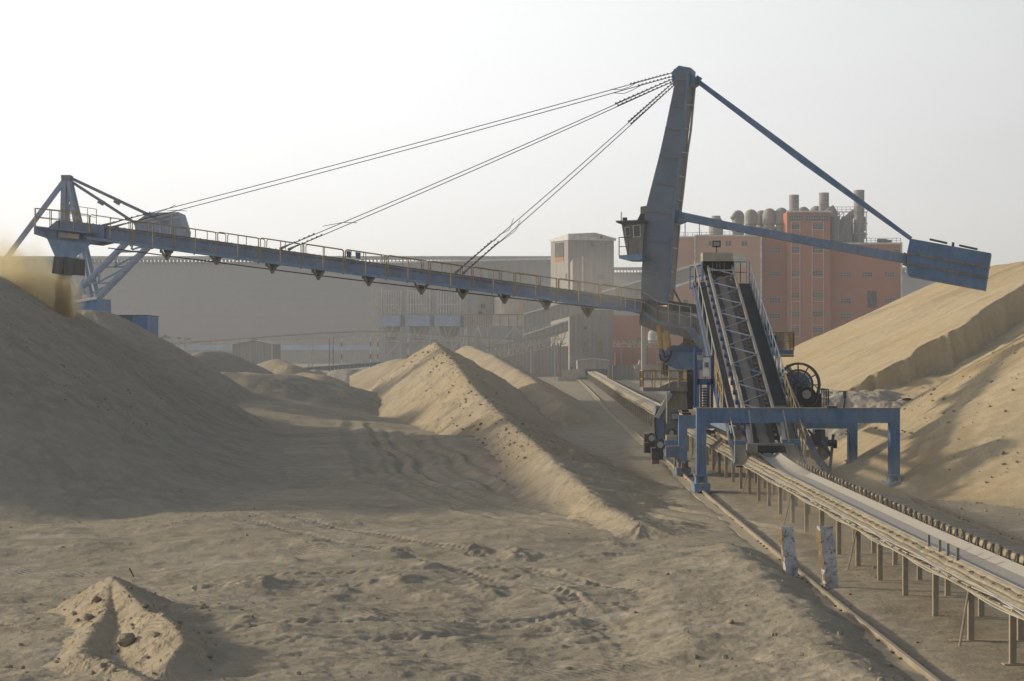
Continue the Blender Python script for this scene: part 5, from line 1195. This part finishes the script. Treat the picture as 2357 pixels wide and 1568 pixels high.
mb.build('cladding_ribs', M['plant'], sd); box2('post', 625, 628, 790, 873, D, .3, M['plant'], sd, .35)
D = 400
ls = thing('loading_station', 'rusty open steel platform with small canopy at the left end of the thin bridge', 'platform', (xy(410, D), D, 0))
mb = MB()
for x in (371, 383, 398, 401, 428, 432): mb.beam(V3((xy(x, D), D, 0)), P(x, 787, D), .18, .18)
for y in (789, 797, 804, 812): mb.beam(P(386, y, D), P(434, y, D), .15, .15)
mb.beam(P(366, 812, D), P(434, 812, D), .2, .2); mb.beam(P(398, 830, D), P(430, 812, D), .12, .12); mb.beam(P(398, 812, D), P(430, 830, D), .12, .12); mb.build('frame', M['plant'], ls)
MB().prism([P(366, 779, D), P(378, 770, D), P(391, 779, D)], (0, 3, 0)).build('canopy', M['walk_tan'], ls)
MB().span(xy(387, D), xy(400, D), D+.2, D+2, zz(812, D), zz(790, D)).build('hopper', M['walk_tan'], ls)
mb = MB(); mb.beam(P(412, 800, D), P(412, 779, D), .12, .12); mb.beam(P(426, 800, D), P(426, 776, D), .12, .12); mb.box(P(412, 778, D), (1.0, .4, .25)); mb.box(P(434, 780, D), (.8, .4, .3)); mb.build('lamp_posts', M['rail'], ls)
# ------------------------------------------------------------------ ORANGE PLANT BUILDING
D = 420
OB = thing('factory_building', 'terracotta factory block with white framed window strips and roof silos', 'building', (xy(1820, D), D, 0))
def bl(nm, x0, x1, ytop, dep, mat, ro=0): return MB().span(xy(x0, D), xy(x1, D), D-ro, D+dep, -.5, zz(ytop, D)).build(nm, mat, OB)
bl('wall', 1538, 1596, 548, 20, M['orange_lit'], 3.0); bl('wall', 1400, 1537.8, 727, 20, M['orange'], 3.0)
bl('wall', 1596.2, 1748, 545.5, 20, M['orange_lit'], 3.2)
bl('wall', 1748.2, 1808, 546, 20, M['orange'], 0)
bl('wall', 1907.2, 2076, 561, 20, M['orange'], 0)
twr = bl('stair_tower', 1808.2, 1907, 489.5, 12, M['orange'], 2.2)
mb = MB()
def tr(x0, x1, y0, y1, ro, th=.25): mb.span(xy(x0, D), xy(x1, D), D-ro-th, D-ro-.01, zz(y1, D), zz(y0, D))
tr(1594.5, 1597.5, 546, 860, 3.2); tr(1595, 1748, 543, 546.5, 3.2); tr(1745.6, 1749, 544, 860, 3.2, .3); tr(1538, 1594.4, 546, 549, 3.0); tr(1910, 2076, 558.5, 562.5, 0); tr(2072.6, 2076.6, 558, 690, 0, .3); tr(1806, 1909, 487, 491, 2.2, .5)
mb.build('white_trim', M['trim'], OB)
mb = MB()
for x0, x1 in ((1817.5, 1837.5), (1865.5, 1891.5)):
    for xx in (x0, x1): mb.span(xy(xx-.45, D), xy(xx+.45, D), D-2.5, D-2.21, zz(776, D), zz(512, D))
    for y in (512, 530, 585, 639.5, 694.5, 749, 776): mb.span(xy(x0+.46, D), xy(x1-.46, D), D-2.49, D-2.21, zz(y+.5, D), zz(y-.5, D))
mb.build('strip_frame', M['trim'], twr)
def win(x0, x1, y0, y1, ro, par):
    m_ = MB(); z0_, z1_ = zz(y1, D), zz(y0, D); xa, xb = xy(x0, D), xy(x1, D)
    m_.span(xa, xb, D-ro-.12, D-ro-.01, z0_, z1_); w = m_.build('window', M['silo'], par)
    m_ = MB(); n = max(2, round((x1-x0)/5.5))
    for i in range(n):
        a = xa+(xb-xa)*(i+.1)/n; b = xa+(xb-xa)*(i+.9)/n
        for q in (0, 1): m_.span(a, b, D-ro-.15, D-ro-.121, z0_+(z1_-z0_)*(.07+.5*q), z0_+(z1_-z0_)*(.45+.48*q))
    m_.build('pane', M['window'] if (int(x0)+int(y0)) % 3 else M['opening'], w)
for y in (570, 624.5, 686, 722): win(1771.5, 1795, y, y+11, 0, OB)
for x0, x1 in ((1819, 1836.5), (1866.5, 1890)):
    for y in (518, 570, 624, 674, 717, 754): win(x0, x1, y, y+12, 2.2, twr)
win(1812, 1845, 497, 511, 2.2, twr); win(1851, 1903, 497, 511, 2.2, twr)
for x, ys in ((1935, (626.5, 687, 722, 758)), (1984.5, (626.5, 722)), (2036, (626.5, 687))):
    for y in ys: win(x, x+23, y, y+11, 0, OB)
for y in (626, 575): win(2056, 2071, y, y+10, 0, OB) if y == 575 else None
box2('tall_opening', 1997, 2017, 670, 708, D, .5, M['opening'], OB, .2)
for x in (1628, 1666, 1703): win(x, x+12.5, 557, 568, 3.2, OB)
for x0, y0 in ((1498, 776), (1464, 777), (1505, 700), (1570, 690)): win(x0, x0+10, y0, y0+12, 3.0, OB)
box2('dark_doorway', 1420, 1437, 775, 860, D, .4, M['orange'], OB, 3.3)
# roof: stacks, cyclones, tanks, ducts, rails
def stack(px0, px1, ytop, ybot, dd=4):
    DD = D+dd; r = (px1-px0)/2*DD/F; c = V3((xy((px0+px1)/2, DD), DD, zz(ybot, DD))); h = zz(ytop, DD)-c.z
    s_ = MB().lathe(c, [(r, 0), (r, h)], 20).build('chimney_stack', M['silo'], OB, False)
    mb = MB()
    for k in range(5): mb.lathe(c+V3((0, 0, h*(k+.9)/5-.1)), [(r+.06, 0), (r+.06, .12)], 20)
    mb.build('stack_band', M['plant'], s_)
stack(1816, 1839, 449, 500, 10); stack(1885, 1908, 444, 500, 10); stack(1965, 1989.5, 438, 560, 5)
def cyclone(px, ytop, r_px, ybot, dd, neck=True):
    r_px *= 1.18
    DD = D+dd; r = r_px*DD/F; zt_ = zz(ytop, DD); zb_ = zz(ybot, DD); hh = zt_-zb_
    prof = [(r*.95, 0), (r*1.0, max(.1, hh-r*2.75)), (r*.75, max(.2, hh-r*2.6)), (r*.75, max(.3, hh-r*2.45)), (r, max(.4, hh-r*2.25)), (r, hh-r)]+[(r*math.cos(a), hh-r+r*math.sin(a)) for a in (.35, .7, 1.05, 1.35)]
    MB().lathe(V3((xy(px, DD), DD, zb_)), prof, 20).build('cyclone', M['silo'], OB, False)
for px, yt, r_, dd in ((1699, 484, 12, 6), (1729, 482, 13, 9), (1752, 484, 12, 12), (1771, 479.5, 13.5, 6), (1798.5, 478, 14, 6), (1849.5, 476, 13, 12), (1879, 474, 14, 14), (1909, 475, 13.5, 12)):
    cyclone(px, yt, r_, 548, dd)
MB().lathe(V3((xy(1648, D+5), D+5, zz(548, D+5))), [(1.6, 0), (1.6, 3.7), (1.0, 4.5), (1.0, 4.9)], 18).build('roof_tank', M['silo'], OB)
for a, b, r_ in (((1908, 478, 424), (1922, 500, 424), 1.1), ((1922, 498, 424), (1922, 560, 424), 1.1), ((1948, 505, 426), (1968, 488, 426), .8), ((1948, 505, 426), (1950, 560, 426), 1.5), ((1930, 560, 425), (1937, 530, 425), .9), ((1937, 530, 425), (1945, 500, 425), .8), ((1684, 505, 424), (1697, 488, 424), .5)):
    MB().tube(P(*a), P(*b), r_, 14).build('duct', M['silo'], OB)
mb = MB(); DD = 419
for x in (1922, 1932, 1942, 1955, 1975, 1984, 1994): mb.beam(P(x, 558, DD), P(x, 488, DD), .16, .16)
for y in (488, 515, 540): mb.beam(P(1918, y, DD), P(1997, y, DD), .18, .18)
for x, y in ((1922, 515), (1955, 515), (1975, 540)): mb.beam(P(x, y, DD), P(x+18, y-26, DD), .12, .12)
mb.build('duct_frame', M['steel'], OB)
mb = MB(); railing(mb, [P(1918, 488, DD), P(1997, 488, DD)], 1.1, .9, .05); railing(mb, [P(1562, 547, 417), P(1690, 544, 417)], 1.0, 1.0, .045); railing(mb, [P(1539, 548, 417), P(1562, 547, 417)], 1.0, 1.0, .045); railing(mb, [P(1995, 560, 421), P(2073, 560, 421)], 1.1, .9, .05)
mb.build('roof_rail', M['steel'], OB)
mb = MB()
for k in range(3): mb.beam(P(1990, 550-k*18, DD-.5), P(1990, 535-k*18, DD-.5), .5, .05)
mb.box(P(2030, 555, 424), (2.0, 1, .9)); mb.box(P(2045, 556, 424), (1.2, 1, .7)); mb.build('roof_units', M['steel'], OB)
for x in (1577, 1610): MB().beam(P(x, 547, 418), P(x, 505, 418), .2, .2).build('roof_pole', M['steel'], OB)
MB().span(xy(1500, 418), xy(1640, 418), 418, 426, zz(502, 418), zz(498, 418)).build('canopy', M['tower_dim'], OB) if 0 else None
# dusty machines in front
D = 385
dz = thing('wheel_loader', 'dust covered wheel loader parked before the orange building', 'loader', (xy(1487, D), D, 0))
MB().prism([P(1463, 852, D), P(1460, 842, D), P(1475, 838, D), P(1500, 840, D), P(1517, 846, D), P(1517, 858, D), P(1463, 858, D)], (0, 2.4, 0)).build('body', M['beige'], dz)
MB().prism([P(1470, 839, D+.3), P(1472, 829, D+.3), P(1483, 829, D+.3), P(1485, 839, D+.3)], (0, 1.6, 0)).build('cab', M['plant'], dz)
MB().tube(P(1487, 840, D+1), P(1487, 826, D+1), .12, 8).build('exhaust', M['steel'], dz)
for px in (1466, 1503):
    wq = MB().tube(P(px, 858, D-.4), P(px, 858, D+.3), .85, 18).build('wheel', M['walk_tan'], dz); MB().tube(P(px, 858, D-.45), P(px, 858, D-.38), .4, 12).build('hub', M['beige'], wq)
MB().prism([P(1515, 852, D), P(1526, 850, D), P(1528, 868, D), P(1520, 869, D)], (0, 2.6, 0)).build('bucket', M['plant'], dz)
D = 405
lw = thing('equipment_yard', 'row of dim sheds and tanks under the pipe bridge by the orange building', 'sheds', (xy(1450, D), D, 0))
MB().span(xy(1412, D), xy(1600, D), D, D+5, 0, zz(842, D)).build('low_wall', M['tower'], lw)
MB().span(xy(1418, D), xy(1475, D), D+2, D+5, 0, zz(812, D)).build('shed_body', M['orange'], lw)
MB().lathe(V3((xy(1503, D+4), D+4, zz(790, D))), [(.9, 0), (1.1, .6), (1.1, 2.0), (.8, 2.6), (.1, 2.9)], 16).build('white_tank', M['trim'], lw)
# scrub at the foot of the orange building
def scrub(px, py, D, w, h_, label):
    r_ = random.Random(px); mb = MB(); c = P(px, py, D)
    for i in range(420):
        a = r_.uniform(0, 6.28); rr_ = r_.random()**.5; p = c+V3((math.cos(a)*rr_*w, math.sin(a)*rr_*w*.6, h_*(r_.random())*(1-rr_*.6)))
        s_ = r_.uniform(.12, .3); u = V3((r_.uniform(-1, 1), r_.uniform(-1, 1), r_.uniform(-1, 1))).normalized()*s_; v = V3((r_.uniform(-1, 1), r_.uniform(-1, 1), r_.uniform(-.3, 1))).normalized()*s_
        mb.add([p, p+u, p+u+v], [(0, 1, 2)])
    rt = thing('scrub_bush', label, 'bush', c, 'scrub at the foot of the orange building'); mb.build('foliage', M['bush'], rt)
    m_ = MB(); m_.tube(c-V3((0,0,.3)), c+V3((0,0,h_*.5)), .1, 6); m_.build('stem', M['wood'], rt)
scrub(1862, 800, 400, 1.6, 1.6, 'grey green scrub bush left of the far sand slope'); scrub(1885, 806, 396, 1.3, 1.2, 'smaller scrub bush where the sand slope meets the building')
# ------------------------------------------------------------------ dust clouds
def exec_plumes():
    A = S(143, 640, 0)+V3((0, 0, .35))
    plume('dust_plume', [(A+V3((0, .2, -.6)), .9, 1.0), (A+V3((.15, .3, -1.6)), 1.3, 1.3), (A+V3((-1.2, .3, -1.3)), 1.7, .8), (A+V3((-2.4, .6, -.6)), 2.0, .40), (A+V3((-3.6, 1, -.1)), 2.1, .25), (A+V3((-1.0, .5, -.1)), 1.0, .25), (A+V3((-5.4, 1, .2)), 2.6, .12), (A+V3((-2.2, .6, .5)), 1.8, .22), (A+V3((-4.0, .8, .9)), 2.2, .14)], 4.5, (1.0, .88, .58), 'warm dust billowing left of the falling sand stream', nscale=.8)
    B = S(1480, 690, -1.5)
    plume('dust_haze', [(B+V3((0, 0, 0)), 3.6, .5), (B+V3((-2.6, 0, .8)), 3.2, .5), (B+V3((-5, 1, 1)), 3.2, .3), (B+V3((1.5, 0, -1.6)), 2.4, .6)], .20, (.97, .94, .88), 'thin dust hanging around the boom root', nscale=.3)
    E = P(1930, 1120, 67)
    plume('dust_haze', [(E+V3((-.8, 2, -.1)), 1.9, .7), (E+V3((.5, 0, -.2)), 1.6, .8), (E+V3((1.6, -2, -.3)), 1.8, .5), (E+V3((-2, -6, -.9)), 1.8, .6), (E+V3((-1, -9, -1)), 1.8, .5)], .5, (.95, .9, .8), 'thin dust over the belt in front of the portal', nscale=.5)
# ------------------------------------------------------------------ haze, sky, sun, camera
def volume_mat(name, density, color=(1,1,1), aniso=0.3):
    m = bpy.data.materials.new(name); m.use_nodes = True; t = m.node_tree; t.nodes.clear()
    o = t.nodes.new('ShaderNodeOutputMaterial'); v = t.nodes.new('ShaderNodeVolumeScatter')
    v.inputs['Color'].default_value = (*color, 1); v.inputs['Density'].default_value = density; v.inputs['Anisotropy'].default_value = aniso
    t.links.new(v.outputs[0], o.inputs['Volume']); return m, t, v
hm, ht, hv = volume_mat('desert_haze', .0005, (.84, .90, 1.0), .25)
hz = MB().span(-1500, 1500, -60, 1700, -3, 75).build('haze', hm); tag(hz, None, None, kind='structure')
def plume(name, pts, dens, color, label, soft=2.0, nscale=.35, thr=.42, cat='dust cloud'):
    """dust hanging in the air: chain of balls, thin at the rim, broken up by noise"""
    lo = [min(p[0][i]-p[1]*1.25 for p in pts) for i in range(3)]; hi = [max(p[0][i]+p[1]*1.25 for p in pts) for i in range(3)]
    m, t, v = volume_mat(name+'_dust', 0, color, .55); t.nodes.remove(v)
    v = t.nodes.new('ShaderNodeVolumePrincipled'); v.inputs['Color'].default_value = (*color, 1); v.inputs['Anisotropy'].default_value = .55
    t.links.new(v.outputs[0], t.nodes[0].inputs['Volume'])
    g = t.nodes.new('ShaderNodeNewGeometry').outputs['Position']
    acc = None
    for c, r, a in pts:
        s = t.nodes.new('ShaderNodeVectorMath'); s.operation = 'DISTANCE'; t.links.new(g, s.inputs[0]); s.inputs[1].default_value = tuple(c)
        f = math_(t, 'DIVIDE', s.outputs['Value'], r); f = math_(t, 'SUBTRACT', 1.0, f, True); f = math_(t, 'POWER', f, 1.3); f = math_(t, 'MULTIPLY', f, a)
        acc = f if acc is None else math_(t, 'ADD', acc, f)
    n = noise(t, nscale, 3, .6, g); n = math_(t, 'SUBTRACT', n, thr); n = math_(t, 'MULTIPLY', n, 6, True)
    n = math_(t, 'ADD', math_(t, 'MULTIPLY', n, .8), .2)
    d = math_(t, 'MULTIPLY', math_(t, 'MULTIPLY', acc, n), dens); t.links.new(d, v.inputs['Density'])
    o = MB().span(lo[0], hi[0], lo[1], hi[1], lo[2], hi[2]).build(name, m); tag(o, label, cat, kind='stuff'); return o
exec_plumes()
w = bpy.data.worlds.new('World'); bpy.context.scene.world = w; w.use_nodes = True
t = w.node_tree; t.nodes.clear(); wo = t.nodes.new('ShaderNodeOutputWorld'); bg = t.nodes.new('ShaderNodeBackground'); t.links.new(bg.outputs[0], wo.inputs[0])
sky = t.nodes.new('ShaderNodeTexSky'); sky.sky_type = 'NISHITA'; sky.sun_disc = False; sky.sun_elevation = SUN_EL
sky.sun_rotation = math.atan2(SUN.x, SUN.y); sky.dust_density = 5; sky.air_density = 1.2; sky.altitude = 100
tc = t.nodes.new('ShaderNodeTexCoord'); sp = t.nodes.new('ShaderNodeSeparateXYZ'); t.links.new(tc.outputs['Generated'], sp.inputs[0])
dt = t.nodes.new('ShaderNodeVectorMath'); dt.operation = 'DOT_PRODUCT'; t.links.new(tc.outputs['Generated'], dt.inputs[0]); dt.inputs[1].default_value = tuple(SUN)
up = ramp(t, sp.outputs[2], .20, .58, (1,1,1,1), (0,0,0,1))
def mr(t, v, a, b, c, d):
    n = t.nodes.new('ShaderNodeMapRange'); t.links.new(v, n.inputs[0]); n.interpolation_type = 'SMOOTHSTEP'
    for i, x in enumerate((a, b, c, d)): n.inputs[i+1].default_value = x
    return n.outputs[0]
glow = mr(t, dt.outputs['Value'], -.38, .66, 4.3, 12.3)      # times the background strength .1
cn = t.nodes.new('ShaderNodeCombineColor'); 
for i, k_ in enumerate((.965, .988, 1.015)): t.links.new(math_(t, 'MULTIPLY', glow, k_), cn.inputs[i])
nz_ = noise(t, 1.6, 5, .6, tc.outputs['Generated'], sc=(1, 1, 3.5)); vf = mr(t, nz_, .3, .7, .955, 1.03)
hz_ = mix(t, 1.0, cn.outputs[0], vf, 'MULTIPLY'); col = mix(t, up, sky.outputs[0], hz_)
t.links.new(col, bg.inputs[0]); bg.inputs[1].default_value = .1
sl = bpy.data.lights.new('sun', 'SUN'); sl.energy = 3.1; sl.angle = math.radians(3); sl.color = (1, .87, .65)
so = bpy.data.objects.new('sun', sl); C.objects.link(so); so.rotation_euler = SUN.to_track_quat('Z', 'Y').to_euler()
cam = bpy.data.cameras.new('camera'); co = bpy.data.objects.new('camera', cam); C.objects.link(co); bpy.context.scene.camera = co
co.location = (0, 0, H); co.rotation_euler = (math.radians(90), 0, 0)
cam.sensor_width = 36; cam.lens = F/2357*36; cam.shift_y = (HY-784)/2357; cam.clip_end = 20000; cam.clip_start = .5
sc = bpy.context.scene; sc.render.engine = 'CYCLES'; sc.view_settings.view_transform = 'Standard'; sc.view_settings.look = 'None'
sc.view_settings.exposure = 0; sc.cycles.use_denoising = True; sc.cycles.max_bounces = 5; sc.cycles.diffuse_bounces = 3; sc.cycles.volume_bounces = 2
sc.cycles.volume_step_rate = 2.0; sc.cycles.volume_max_steps = 256
